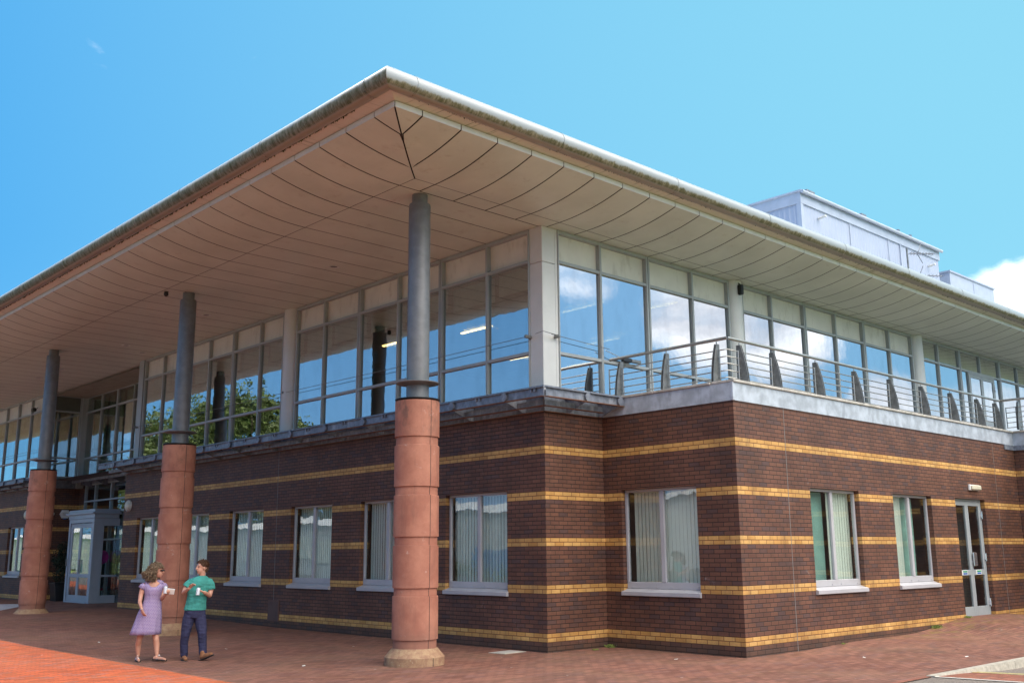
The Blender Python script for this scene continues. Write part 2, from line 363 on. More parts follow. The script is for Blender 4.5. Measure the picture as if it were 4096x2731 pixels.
# ------------------------------------------------------------------ mesh helpers
class MB:
    def __init__(s): s.v = []; s.f = []; s.m = []; s.sm = []
    def add(s, vs, fs, mi=0, smooth=False):
        o = len(s.v); s.v += [tuple(v) for v in vs]
        for f in fs: s.f.append(tuple(i+o for i in f)); s.m.append(mi); s.sm.append(smooth)
        return s
    def box(s, x0, x1, y0, y1, z0, z1, mi=0):
        v = [(x, y, z) for z in (z0, z1) for y in (y0, y1) for x in (x0, x1)]
        return s.add(v, [(0, 2, 3, 1), (4, 5, 7, 6), (0, 1, 5, 4), (1, 3, 7, 5), (3, 2, 6, 7), (2, 0, 4, 6)], mi)
    def bbox(s, x0, x1, y0, y1, z0, z1, b=.004, mi=0):
        """box with chamfered edges"""
        bm = bmesh.new(); bmesh.ops.create_cube(bm, size=1)
        for v in bm.verts: v.co = Vector(((x0+x1)/2+v.co.x*(x1-x0), (y0+y1)/2+v.co.y*(y1-y0), (z0+z1)/2+v.co.z*(z1-z0)))
        bmesh.ops.bevel(bm, geom=list(bm.edges), offset=b, segments=1, affect='EDGES')
        bm.verts.index_update()
        s.add([v.co for v in bm.verts], [[v.index for v in f.verts] for f in bm.faces], mi); bm.free(); return s
    def prism(s, pts, d0, d1, axis='y', mi=0):
        """extrude a 2-D outline; axis = extrusion axis; pts are the other two coords in xyz order"""
        n = len(pts)
        def mk(p, d): return {'x': (d, p[0], p[1]), 'y': (p[0], d, p[1]), 'z': (p[0], p[1], d)}[axis]
        v = [mk(p, d0) for p in pts]+[mk(p, d1) for p in pts]
        fs = [tuple(range(n))[::-1], tuple(range(n, 2*n))]+[(i, (i+1) % n, n+(i+1) % n, n+i) for i in range(n)]
        return s.add(v, fs, mi)
    def lathe(s, prof, cx=0, cy=0, seg=48, mi=0, smooth=True, close=True):
        # split the profile at creases so that edges stay crisp
        groups = [[prof[0]]]
        for i in range(1, len(prof)):
            groups[-1].append(prof[i])
            if i < len(prof)-1:
                a1 = math.atan2(prof[i][1]-prof[i-1][1], prof[i][0]-prof[i-1][0]); a2 = math.atan2(prof[i+1][1]-prof[i][1], prof[i+1][0]-prof[i][0])
                if abs((a2-a1+PI) % (2*PI)-PI) > .6: groups.append([prof[i]])
        for g_ in groups:
            v = []; n = len(g_)
            for k in range(seg):
                a = 2*PI*k/seg
                for r, z in g_: v.append((cx+r*math.cos(a), cy+r*math.sin(a), z))
            fs = []
            for k in range(seg):
                k2 = (k+1) % seg
                for i in range(n-1): fs.append((k*n+i, k2*n+i, k2*n+i+1, k*n+i+1))
            s.add(v, fs, mi, smooth)
        if close:
            s.add([(cx+prof[-1][0]*math.cos(2*PI*k/seg), cy+prof[-1][0]*math.sin(2*PI*k/seg), prof[-1][1]) for k in range(seg)], [tuple(range(seg))], mi)
            s.add([(cx+prof[0][0]*math.cos(2*PI*k/seg), cy+prof[0][0]*math.sin(2*PI*k/seg), prof[0][1]) for k in range(seg)], [tuple(range(seg))[::-1]], mi)
        return s
    def tube(s, pts, r, seg=8, mi=0, caps=True, squash=None):
        """swept round bar along pts; r a number or a list"""
        pts = [Vector(p) for p in pts]; n = len(pts)
        rs = r if isinstance(r, (list, tuple)) else [r]*n
        v = []; ref = None
        for i, p in enumerate(pts):
            d = (pts[min(i+1, n-1)]-pts[max(i-1, 0)]).normalized()
            if ref is None:
                ref = Vector((0, 0, 1)) if abs(d.z) < .9 else Vector((0, 1, 0))
            a = d.cross(ref).normalized(); b = a.cross(d).normalized(); ref = b
            for k in range(seg):
                t = 2*PI*k/seg; ca, sa = math.cos(t)*rs[i], math.sin(t)*rs[i]
                if squash: ca *= squash[0]; sa *= squash[1]
                v.append(p+a*ca+b*sa)
        fs = [(i*seg+k, i*seg+(k+1) % seg, (i+1)*seg+(k+1) % seg, (i+1)*seg+k) for i in range(n-1) for k in range(seg)]
        s.add(v, fs, mi, True)
        if caps: s.add(v[:seg], [tuple(range(seg))[::-1]], mi); s.add(v[-seg:], [tuple(range(seg))], mi)
        return s
    def ellipsoid(s, c, r, seg=16, rings=10, mi=0, rot=None):
        v = []; fs = []
        for i in range(rings+1):
            th = PI*i/rings
            for k in range(seg):
                ph = 2*PI*k/seg; q = Vector((r[0]*math.sin(th)*math.cos(ph), r[1]*math.sin(th)*math.sin(ph), r[2]*math.cos(th)))
                if rot: q = rot @ q
                v.append(Vector(c)+q)
        for i in range(rings):
            for k in range(seg): fs.append((i*seg+k, (i+1)*seg+k, (i+1)*seg+(k+1) % seg, i*seg+(k+1) % seg))
        return s.add(v, fs, mi, True)
    def build(s, name, mats, parent=None, loc=None, rotz=0):
        me = bpy.data.meshes.new(name); me.from_pydata(s.v, [], s.f)
        for m_ in (mats if isinstance(mats, (list, tuple)) else [mats]): me.materials.append(m_)
        me.polygons.foreach_set('material_index', s.m); me.polygons.foreach_set('use_smooth', s.sm); me.update()
        return link(name, me, parent, loc, rotz)
def link(name, me, parent=None, loc=None, rotz=0):
    o = bpy.data.objects.new(name, me); COL.objects.link(o)
    if parent: o.parent = parent
    if loc: o.location = loc
    o.rotation_euler = (0, 0, rotz); return o
def tag(o, label=None, cat=None, group=None, kind=None):
    if label: o['label'] = label
    if cat: o['category'] = cat
    if group: o['group'] = group
    if kind: o['kind'] = kind
    return o
def thing(name, label, cat, loc=(0, 0, 0), rotz=0, group=None):
    o = bpy.data.objects.new(name, None); COL.objects.link(o); o.location = loc; o.rotation_euler = (0, 0, rotz)
    o.empty_display_size = .2
    return tag(o, label, cat, group)
def struct(o, label=None, cat=None): return tag(o, label, cat, kind='structure')
def sst(x, a, b):
    t = max(0, min(1, (x-a)/(b-a))); return t*t*(3-2*t)

# ------------------------------------------------------------------ ground
def gh(x, y):
    h = .13*sst(y, 8, 18)
    h += (.20*sst(x, 7.2, 9.9)-.12*sst(x, 11.8, 13.4))*sst(y, -5.6, -3.4)*sst(y, 2, -1)
    if y < -1: h += .05*sst(x, 3, 5.5)*sst(y, -5.6, -3.4)
    return h
def grid_mesh(xs, ys, f, mi=0):
    b = MB(); v = [(x, y, f(x, y)) for y in ys for x in xs]; n = len(xs)
    b.add(v, [(j*n+i, j*n+i+1, (j+1)*n+i+1, (j+1)*n+i) for j in range(len(ys)-1) for i in range(n-1)], mi, True); return b
def lin(a, b, n): return [a+(b-a)*i/n for i in range(n+1)]
KY = -6.2
# everything far away: one sheet to the horizon
g = grid_mesh([-1500, -200, -60, -40, 40, 80, 200, 1500], [-1500, -200, -40, -14, 40, 80, 200, 1500], lambda x, y: -.16)
tag(struct(g.build('ground', M['grass'])), 'grass lawns and verges reaching to the horizon')
pv = grid_mesh([-60, -40, -20, -9.5], lin(KY, 32, 12)+[40, 60, 80], gh)  # ground out of view, added dark so less orange light reaches the soffit
tag(struct(pv.build('road', simple('added_dark_tarmac', (.055, .052, .05), .9, 0, .3, 30))), 'unseen dark tarmac left of the sunlit paving, added to cut its orange bounce')
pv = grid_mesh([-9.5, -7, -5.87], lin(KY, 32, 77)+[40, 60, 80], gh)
tag(struct(pv.build('pavement', M['paver_sunlit'])), 'block paving at the lower left with bright orange sunlight put into its colour')
pv = grid_mesh([-5.87]+lin(-5.5, 22, 55)+[30, 45, 60], lin(KY, 32, 77)+[40, 60, 80], gh)
tag(struct(pv.build('pavement', M['paver'])), 'brownish red block paving in front of the brick building')
pv = grid_mesh([-60, -20, -3.2], [-30, -14, KY], lambda x, y: 0.); tag(struct(pv.build('pavement', M['paver'])), 'red block paving towards the camera')
def rz(x, y): return -.10*sst(x, 1.1, 4.2)
rd = grid_mesh([-3.2, 0]+lin(.6, 5, 22)+[8, 20, 60], [-14, -9, KY-.004], lambda x, y: rz(x, y)-.008 if y > -13 else -.02)
tag(struct(rd.build('road', M['asphalt'])), 'grey asphalt road corner beyond the kerb')
def sheet(pts, dz, name, mt, label):
    b = MB(); b.add([(x, y, rz(x, y)+dz) for x, y in pts], [tuple(range(len(pts)))]); return tag(struct(b.build(name, mt)), label)
for i in range(6):
    xa, xb = 1.30+.2*i, 1.30+.2*(i+1)
    sheet([(xa, KY-.12), (xa+.45, -8.5), (xb+.45, -8.5), (xb, KY-.12)], .0, 'pavement', M['paver2'], 'strip of red blocks set across the road by the kerb')
sheet([(1.19, KY-.12), (1.62, -8.5), (1.70, -8.5), (1.27, KY-.12)], .004, 'road_marking', M['white_line'], 'thin pale line on the asphalt beside the red blocks')
for k in range(2):
    o = .17*k
    sheet([(2.33+o, KY-.06), (3.4+o, -8.2), (3.49+o, -8.2), (2.40+o, KY-.06)], .006, 'road_marking', M['yellow'], ['yellow line nearer the red blocks', 'yellow line farther from the red blocks'][k])
b = MB(); b.add([(x, y, gh(x, y)+.006) for x, y in ((-5.6, 22.4), (-3.0, 20.3), (-1.75, 22.4), (-1.05, 24.6), (-2.2, 25.2), (-5.6, 24.6))], [tuple(range(6))])  # sunlight falling on the paving, painted as a thin pale sheet
tag(struct(b.build('pavement', simple('sunlight_streak', (.42, .40, .42), .8, 0, .3, 6))), 'streak of sunlight painted as a pale sheet on the paving behind the leftmost column')
kb = MB()
xs = [1.2+.915*i for i in range(14)]
for i in range(13):
    a, b_ = xs[i]+.004, xs[i+1]-.004
    za, zb = rz(a, 0), rz(b_, 0)
    v = [(a, KY-.13, min(za-.02, -.02)), (b_, KY-.13, zb-.02), (b_, KY, zb-.05), (a, KY, za-.05), (a, KY-.12, .012), (b_, KY-.12, .012), (b_, KY, .012), (a, KY, .012)]
    kb.add(v, [(0, 3, 2, 1), (4, 5, 6, 7), (0, 1, 5, 4), (1, 2, 6, 5), (2, 3, 7, 6), (3, 0, 4, 7)])
tag(struct(kb.build('kerb', M['kerb'])), 'pale stone kerb rising from flush at the pavement edge')
eb = MB()
for i in range(20):
    a = -2.85+.2*i; eb.bbox(a+.004, a+.196, KY-.1, KY-.001, -.05, .006, .004)
tag(struct(eb.build('kerb', M['paver2'])), 'flush row of red edging blocks leading to the kerb')

# ------------------------------------------------------------------ the building
B = thing('office_building', 'two storey dark brick building with yellow brick stripes and a wide overhanging roof', 'building', (0, 0, 0))
WT = 4.245      # top of the brickwork
def wall(axis, const, a0, a1, inward, openings, z0=-.35, z1=WT, depth=.22, name='wall'):
    """brick wall on the plane axis=const between a0..a1, openings (b0,b1,zb,zt); reveals run `inward`"""
    b = MB()
    cu = sorted({a0, a1, *[o[0] for o in openings], *[o[1] for o in openings]}); cz = sorted({z0, z1, *[o[2] for o in openings], *[o[3] for o in openings]})
    def P(u, d, z): return (const+inward*d, u, z) if axis == 'x' else (u, const+inward*d, z)
    def hole(u, z): return any(o[0] < u < o[1] and o[2] < z < o[3] for o in openings)
    for i in range(len(cu)-1):
        for j in range(len(cz)-1):
            if not hole((cu[i]+cu[i+1])/2, (cz[j]+cz[j+1])/2):
                b.add([P(cu[i], 0, cz[j]), P(cu[i+1], 0, cz[j]), P(cu[i+1], 0, cz[j+1]), P(cu[i], 0, cz[j+1])], [(0, 1, 2, 3)])
    for (u0, u1, za, zb) in openings:
        for (p, q) in (((u0, za), (u0, zb)), ((u0, zb), (u1, zb)), ((u1, zb), (u1, za)), ((u1, za), (u0, za))):
            b.add([P(p[0], 0, p[1]), P(q[0], 0, q[1]), P(q[0], depth, q[1]), P(p[0], depth, p[1])], [(0, 1, 2, 3)])
    return b.build(name, M['brick'], B)
SILL, HEAD = .995, 2.845
Lw = [(1.02, 2.835), (3.99, 5.80), (6.95, 8.745), (10.07, 11.88), (13.03, 14.83), (15.98, 17.80)]
FL = [(28.28, 30.07), (31.3, 33.1), (34.4, 36.2)]
wall('x', 0, 0, 18.85, 1, [(a, b, SILL, HEAD) for a, b in Lw])
wall('y', 18.85, 0, 1.6, 1, [])
wall('x', 0, 26.9, 60, 1, [(a, b, SILL, HEAD) for a, b in FL])
wall('y', 26.9, 0, 1.69, 1, [])
wall('y', 0, 0, 1.575, 1, [])
wall('x', 1.575, -3.02, 0, 1, [(-2.16, -.43, SILL, HEAD)])
wall('y', -3.02, 1.575, 13.6, 1, [(3.86, 5.645, SILL, HEAD), (7.03, 8.755, SILL, HEAD), (9.94, 11.53, .21, HEAD)])
wall('x', 13.6, -9, -3.02, 1, [])
# movement joints: a pale line of sealant up the brickwork
M['sealant'] = simple('sealant', (.22, .20, .19), .7)
for bx in ((3.120, 3.132, -3.024, -3.0, 0, WT), (12.29, 12.30, -3.024, -3.0, .1, WT), (-.004, .02, 9.415, 9.425, .64, WT)):
    mj = MB(); mj.box(*bx); mj.build('movement_joint', M['sealant'], B)
# blocking behind the brickwork so no light leaks through
bk = MB()
bk.box(.25, 1.3, .3, 18.6, 4.16, 4.24); bk.box(1.6, 60, .3, 60, 4.16, 4.24)
bk.box(1.85, 13.3, -2.75, .28, 4.16, 4.24); bk.box(.25, 1.3, 27.2, 60, 4.16, 4.24)
bk.build('floor_slab', M['dark'], B)
# ground floor rooms: dark boxes behind the windows
rm = MB()
rm.add([(4., -.0, 0), (4., 60, 0), (4., 60, 4.1), (4., 0, 4.1)], [(0, 1, 2, 3)])
rm.add([(.3, 60, .02), (.3, .3, .02), (60, .3, .02), (60, 60, .02)], [(0, 1, 2, 3)])
rm.add([(1.85, -2.75, .02), (13.3, -2.75, .02), (13.3, .2, .02), (1.85, .2, .02)], [(0, 1, 2, 3)])
rm.add([(1.85, .25, 0), (13.5, .25, 0), (13.5, .25, 4.1), (1.85, .25, 4.1)], [(0, 1, 2, 3)])
rm.add([(5.9, -2.75, 0), (5.9, .25, 0), (5.9, .25, 4.1), (5.9, -2.75, 4.1)], [(0, 1, 2, 3)])
for yy in (3.4, 6.4, 9.4, 12.4, 15.4): rm.add([(.3, yy, 0), (4, yy, 0), (4, yy, 4.1), (.3, yy, 4.1)], [(0, 1, 2, 3)])
for xx in (9.4, 12.7): rm.add([(xx, -2.75, 0), (xx, .25, 0), (xx, .25, 4.1), (xx, -2.75, 4.1)], [(0, 1, 2, 3)])
rm.build('room_walls', M['inwall'], B)

def ground_window(w, h, name='window', handle_rows=2, blinds='full'):
    """local: x along the wall 0..w, y inwards, z 0..h ; two lights over a projecting sill"""
    f = MB(); t, d0, d1 = .05, .10, .16
    f.bbox(0, w, d0, d1, .06, .06+.12, .005)                       # deep bottom rail
    f.bbox(0, w, d0, d1, h-t, h, .005)
    f.bbox(0, t, d0-.001, d1, .18, h-t, .004); f.bbox(w-t, w, d0-.001, d1, .18, h-t, .004)
    mm = w*.5; f.bbox(mm-.045, mm+.045, d0-.008, d1, .18, h-t, .005)
    for u in (mm-.16, mm+.16, .12, w-.12): f.tube([(u, d0-.012, .10), (u, d0+.01, .10)], .012, 8)
    p1 = MB(); p1.box(t, mm-.045, .13, .136, .18, h-t); p2 = MB(); p2.box(mm+.045, w-t, .13, .136, .18, h-t)
    sl = MB()
    sl.prism([(-.055, .005), (-.055, -.055), (-.045, -.065), (.0, -.065), (0, .0), (.10, .045), (.10, .058)], -.02, w+.02, 'x')
    # prism with axis x uses (y,z) pairs
    return f, [p1, p2], sl
def vblind(w, h, ang, n=None, slack=0.):
    b = MB(); n = n or int(w/.085)
    for i in range(n):
        u = w*(i+.5)/n; a = ang+random.uniform(-.05, .05); c, s_ = math.cos(a)*.0445, math.sin(a)*.0445
        b.add([(u-c, .24-s_, .02), (u+c, .24+s_, .02), (u+c, .24+s_, h), (u-c, .24-s_, h)], [(0, 1, 2, 3)])
    b.box(0, w, .21, .27, h, h+.03)
    return b
gw_f, gw_p, gw_s = ground_window(1.8, HEAD-SILL)
proto = {}
def place_window(x, y, z, rotz, w, ang, first, drawn=1.0, label=None):
    sc = w/1.8
    if 'f' not in proto:
        proto['f'] = gw_f.build('window', M['frame_lilac'], B).data; proto['o'] = bpy.data.objects[-1] if False else None
    return
def ground_win(x, y, rotz, w, ang=.35, drawn=1.0, sidegap=0., label=None):
    f, ps, sl = ground_window(w, HEAD-SILL)
    o = f.build('window', M['frame_lilac'], B, (x, y, SILL), rotz)
    if label: o['label'] = label
    for p in ps: p.build('pane', M['glass_g'], o)
    sl.build('sill', M['frame_lilac'], o)
    bw = (w-.1)*drawn
    bl = vblind(bw, HEAD-SILL-.12, ang); bo = bl.build('blind', M['blind'], o, (.05+sidegap, 0, .06))
    return o
LR = -PI/2       # left facade: local x runs towards -Y, local y inwards (+X)
angs = [-.15, -.12, -.14, -.17, -.12, -.15]
for (a, b), g_ in zip(Lw, angs): ground_win(0, b, LR, b-a, g_, .96, .03)
for (a, b) in FL: ground_win(0, b, LR, b-a, -.12, .8, .3)
ground_win(1.575, -.43, LR, 1.73, -.13, .95, .06)
M['teal_reflection'] = simple('teal_pane_reflection', (.24, .42, .38), .8, 0, .12, 1.5)  # teal reflection in the panes, painted on flat sheets behind the glass
w_ = ground_win(3.86, -3.02, 0, 1.785, .0, .50, .88)
q = MB(); q.box(.04, .88, .30, .306, .05, 1.8); q.build('blind', M['teal_reflection'], w_)  # flat sheet standing for the teal reflection, not a blind
w_ = ground_win(7.03, -3.02, 0, 1.725, .02, .42, .02)
q = MB(); q.box(.04, 1.40, .30, .306, .05, 1.8); q.build('blind', M['teal_reflection'], w_)  # flat sheet standing for the teal reflection, not a blind
# double door at the right
def door(parent, x, y, z, rotz, w, h, mt, handle=True, inset=.10, cross=1.0, glass='glass_g', pw=.5):
    fr = MB(); fr.bbox(0, .045, inset, inset+.06, 0, h, .004); fr.bbox(w-.045, w, inset, inset+.06, 0, h, .004); fr.bbox(.045, w-.045, inset, inset+.06, h-.05, h, .004)
    fr.box(0, w, inset-.08, inset+.1, -.03, .012)
    fo = fr.build('door', mt, parent, (x, y, z), rotz)
    split = .045+(w-.09)*pw
    for (a, b, side) in ((.048, split-.002, 0), (split+.002, w-.048, 1)):
        L = MB(); s_, d0, d1 = .085, inset+.004, inset+.05
        if b-a < .6: s_ = .06
        L.bbox(a, a+s_, d0, d1, .015, h-.054, .004); L.bbox(b-s_, b, d0, d1, .015, h-.054, .004)
        L.bbox(a+s_, b-s_, d0, d1, .015, .23, .004); L.bbox(a+s_, b-s_, d0, d1, h-.15, h-.054, .004); L.bbox(a+s_, b-s_, d0, d1, cross-.06, cross+.06, .004)
        L.build('leaf', mt, fo)
        P = MB(); P.box(a+s_, b-s_, inset+.025, inset+.031, .23, cross-.06); P.box(a+s_, b-s_, inset+.025, inset+.031, cross+.06, h-.15)
        P.build('pane', M[glass], fo)
    for hz in (.3, h*.5, h-.35):
        H = MB(); H.bbox(w-.07, w-.005, inset-.03, inset+.01, hz-.06, hz+.06, .006); H.tube([(w-.035, inset-.03, hz-.09), (w-.035, inset-.03, hz+.09)], .014, 8); H.build('hinge', M['silver'], fo)
    return fo
d_ = door(B, 9.96, -3.02, .22, 0, 1.55, HEAD-.22, M['frame'], cross=.98)
hb = MB(); hb.bbox(.80, .98, .05, .075, 1.12, 1.42, .005); hb.box(.83, .85, .07, .12, 1.2, 1.23); hb.build('handle', M['silver'], d_)
for u in (.22, .96):
    sg = MB(); sg.box(u, u+.28, .099, .1035, .93, 1.03, 0); sg.box(u+.05, u+.26, .097, .0992, .985, 1.02, 1); sg.box(u+.05, u+.26, .097, .0992, .94, .975, 2)
    sg.build('notice', [M['paper'], M['green_sign'], M['blue_sign']], d_)
th = MB(); th.box(9.9, 11.6, -3.10, -2.9, .15, .215); th.build('door_step', M['kerb'], B)
# dark curtain inside the door
ct = MB()
for i in range(30):
    a, b_ = 10.0+.05*i, 10.0+.05*(i+1); ct.add([(a, -2.5+.03*(i % 2), .25), (b_, -2.5+.03*((i+1) % 2), .25), (b_, -2.5+.03*((i+1) % 2), 2.8), (a, -2.5+.03*(i % 2), 2.8)], [(0, 1, 2, 3)])
ct.build('curtain', M['dark'], B)

# ---- steel fascia and coping of the terrace
fa = MB()
fa.box(1.560, 1.575+.12, -3.0, .0, WT+.004, 4.565); fa.box(1.6, 13.585, -3.035, -2.9, WT+.004, 4.565); fa.box(13.585, 13.72, -9, -2.9, WT+.004, 4.565)
fa.bbox(1.545, 1.60, -3.05, -2.995, WT+.0, 4.566, .006)
fa.build('terrace_fascia', M['zinc'], B)
ff = MB(); ff.box(13.0, 13.56, -3.045, -3.022, WT-.12, WT-.002); ff.box(13.56, 13.598, -9, -3.022, WT-.12, WT-.002); ff.build('lead_flashing', M['galv'], B)
cp = MB()
def coping_run(axis, c0, c1, a0, a1, step=1.5):
    n = max(1, round((a1-a0)/step)); st = (a1-a0)/n
    for i in range(n):
        u0, u1 = a0+i*st+.003, a0+(i+1)*st-.003
        if axis == 'x': cp.bbox(u0, u1, c0, c1, 4.568, 4.612, .006)
        else: cp.bbox(c0, c1, u0, u1, 4.568, 4.612, .006)
coping_run('x', -3.07, -2.6, 1.55, 13.55); coping_run('y', 1.53, 2.0, -2.58, -.02); coping_run('y', 13.56, 14.0, -9, -2.62)
cp.build('coping', M['cap'], B)
td = MB(); td.box(2.0, 60, -2.6, -.02, 4.50, 4.56); td.box(14, 60, -9, -2.6, 4.50, 4.56); td.build('terrace_deck', M['carpet'], B)

# ---- terrace railing
R0 = MB(); hz_ = 5.385
R0.tube([(1.715, -.12, hz_), (1.715, -2.87, hz_)], .030, 12); R0.tube([(1.715, -2.87, hz_), (13.42, -2.87, hz_)], .030, 12)
R0.tube([(13.42, -2.87, hz_), (13.42, -9, hz_)], .030, 12)
rail = R0.build('terrace_railing', M['rail'], B)
def post_mesh():
    b = MB(); n = 10; inner = [(.0, 0.), (.0, .70)]
    outer = []
    for i in range(n+1):
        t = i/n; outer.append((-.20+.135*(t**1.8), .70*t))
    prof = [(0.03, 0.), *outer, (.02, .70)]
    for dx in (-.026, .014): b.prism(prof, dx, dx+.012, 'x', 0)
    for z in (.1, .3, .5): b.tube([(-.05, -.03, 0)], .01) if False else None
    for z in (.10, .28, .46): b.tube([(-.034, -.05, z), (.034, -.05, z)], .011, 8, 1)
    b.tube([(0, -.03, .66), (0, -.03, .745)], .011, 8, 1)
    return b
pm = post_mesh().build('post', [M['post'], M['rail']], rail, (2.13, -2.80, 4.612), 0)
def cpost(x, y, rz_):
    o = pm.copy(); COL.objects.link(o); o.parent = rail; o.location = (x, y, 4.612); o.rotation_euler = (0, 0, rz_); return o
PX = [2.13, 3.18, 4.69, 6.19, 7.69, 9.17, 10.65, 12.12, 13.2]
for x in PX[1:]: cpost(x, -2.80, 0)
PY = [-2.62, -1.49, -.37]
for y in PY: cpost(1.77, y, LR)
for y in (-3.3, -4.6, -5.9, -7.2): cpost(13.48, y, LR)
def rail_panel(p0, p1, name='rail_panel'):
    p0, p1 = Vector(p0), Vector(p1); b = MB()
    for i in range(5): z = 4.69+.125*i; b.tube([(p0.x, p0.y, z), (p1.x, p1.y, z)], .011, 6)
    for p in (p0, p1): b.tube([(p.x, p.y, 4.675), (p.x, p.y, 5.205)], .014, 6)
    return b.build(name, M['rail'], rail)
for a, b_ in zip(PX[:-1], PX[1:]): rail_panel((a+.06, -2.84, 0), (b_-.06, -2.84, 0))
rail_panel((13.26, -2.84, 0), (13.42, -2.84, 0))
for a, b_ in zip(PY[:-1], PY[1:]): rail_panel((1.73, a+.06, 0), (1.73, b_-.06, 0))
rail_panel((1.73, PY[-1]+.06, 0), (1.73, -.08, 0))
b = MB()
for i in range(5): z = 4.69+.125*i; b.tube([(1.73, -2.68, z), (1.73, -2.84, z), (2.07, -2.84, z)], .011, 6)
b.tube([(1.73, -2.68, 4.675), (1.73, -2.68, 5.205)], .014, 6); b.tube([(2.07, -2.84, 4.675), (2.07, -2.84, 5.205)], .014, 6); b.build('rail_panel', M['rail'], rail)
for a, b_ in zip((-3.0, -3.3, -4.6, -5.9), (-3.24, -4.54, -5.84, -7.14)): rail_panel((13.44, a, 0), (13.44, b_, 0))

# ---- curtain walling, upper floor
ZB, ZL, ZT, ZS = 4.625, 5.375, 7.16, 7.795
def bay(x, y, rotz, w, dl, dr, gm='glass', toppanel=True, blind=.0, low=True, zb=ZB, zt=ZS, extra=None):
    """one bay: local x 0..w; dl/dr = True where a double mullion stands at that side"""
    f = MB(); d0, d1 = -.055, .07
    wl, wr = (.058 if dl else .028), (.058 if dr else .028)
    def jamb(xa, xb, dbl, edge):
        if dbl:
            # outer half carries a dark gap next to the neighbour
            if edge == 'l': f.bbox(.010, wl, d0, d1, zb, zt, .004)
            else: f.bbox(w-wr, w-.010, d0, d1, zb, zt, .004)
        else: f.bbox(xa, xb, d0, d1, zb, zt, .003)
    jamb(.0005, wl, dl, 'l'); jamb(w-wr, w-.0005, dr, 'r')
    f.bbox(wl, w-wr, d0+.005, d1, zb, zb+.065, .004)
    f.bbox(wl, w-wr, d0+.005, d1, zt-.07, zt, .004); 
    f.bbox(wl, w-wr, d0+.005, d1, ZT-.03, ZT+.03, .004)
    if low: f.bbox(wl, w-wr, d0+.005, d1, ZL-.03, ZL+.03, .004)
    f.box(-.0, .01, .0, .02, zb, zt, 1) if dl else None
    o = f.build('window', [M['frame'], M['joint']], B, (x, y, 0), rotz)
    def pane(z0, z1, nm='pane', mt=None, yy=.0, th=.006):
        q = MB(); q.box(wl, w-wr, yy, yy+th, z0, z1); return q.build(nm, mt or M[gm], o)
    if low: pane(zb+.065, ZL-.03); pane(ZL+.03, ZT-.03)
    else: pane(zb+.065, ZT-.03)
    if toppanel: pane(ZT+.03, zt-.07, 'spandrel_panel', M['spandrel'], .045, .02)
    else: pane(ZT+.03, zt-.07)
    if blind:
        q = MB(); q.box(wl+.05, w-wr-.02, .22, .226, ZT-blind, ZT-.02); q.build('blind', M['blind'], o)
    return o
def run(pts, plane, axis, gm, top=True, blind=0., rnd=False):
    """pts: list of (coordinate, double?) ; axis 'x' : facade along x facing -Y ; 'y': facade along y facing -X"""
    for (a, da), (b_, db) in zip(pts[:-1], pts[1:]):
        bl = blind if not rnd else blind*random.choice((1, 1, .85, 1.15))
        if axis == 'x': bay(a, plane, 0, b_-a, da, db, gm, top, bl)
        else: bay(plane, b_, LR, b_-a, db, da, gm, top, bl)
run([(.345, False), (1.565, False), (3.03, True), (4.52, False), (6.02, True), (7.51, False), (8.79, True)], .03, 'y', 'glass', True, .45, True)
run([(9.41, False), (10.6, False), (12.07, True), (13.51, False), (15.03, True), (16.54, False), (17.90, True)], .03, 'y', 'glass', True, .45, True)
run([(27.0, True), (28.53, False), (30.08, True), (31.56, False), (33.05, True), (34.5, False), (36.0, True), (37.5, False), (39.0, True)], .03, 'y', 'glass', True, .45)
run([(.41, False), (1.62, False), (3.10, True), (4.62, False), (6.0, True)], .03, 'x', 'glass_r')
run([(6.52, False), (7.73, False), (9.22, True), (10.71, False), (12.18, True), (13.6, False), (14.98, True)], .03, 'x', 'glass_r')
run([(15.6, False), (16.63, False), (18.11, True)], .03, 'x', 'glass_r', False)
run([(21.12, True), (22.6, False), (24.1, True), (25.6, False), (27.1, True), (28.6, False), (30.1, True), (31.6, False), (33.1, True)], .03, 'x', 'glass_r', False)
# bay with the terrace door
f = MB()
f.bbox(.01, .058, -.055, .07, ZB, ZS, .004); f.bbox(2.952, 3.0, -.055, .07, ZB, ZS, .004); f.bbox(.058, 2.952, -.05, .07, ZS-.07, ZS, .004); f.bbox(.058, 2.952, -.05, .07, ZT-.03, ZT+.03, .004)
f.bbox(1.47, 1.53, -.05, .07, ZT+.03, ZS-.07, .004); f.bbox(.055, .55, -.05, .07, ZB, ZB+.065, .004); f.bbox(2.5, 2.952, -.05, .07, ZB, ZB+.065, .004)
o = f.build('window', M['frame'], B, (18.115, .03, 0), 0)
for a, b_, z0, z1 in ((.058, .56, ZB+.065, ZT-.03), (2.49, 2.952, ZB+.065, ZT-.03), (.058, 1.47, ZT+.03, ZS-.07), (1.53, 2.952, ZT+.03, ZS-.07)):
    q = MB(); q.box(a, b_, 0, .006, z0, z1); q.build('pane', M['glass_r'], o)
door(B, 18.675, -.05, ZB, 0, 1.93, ZT-.03-ZB, M['frame'], inset=.03, cross=1.0, glass='glass_r')
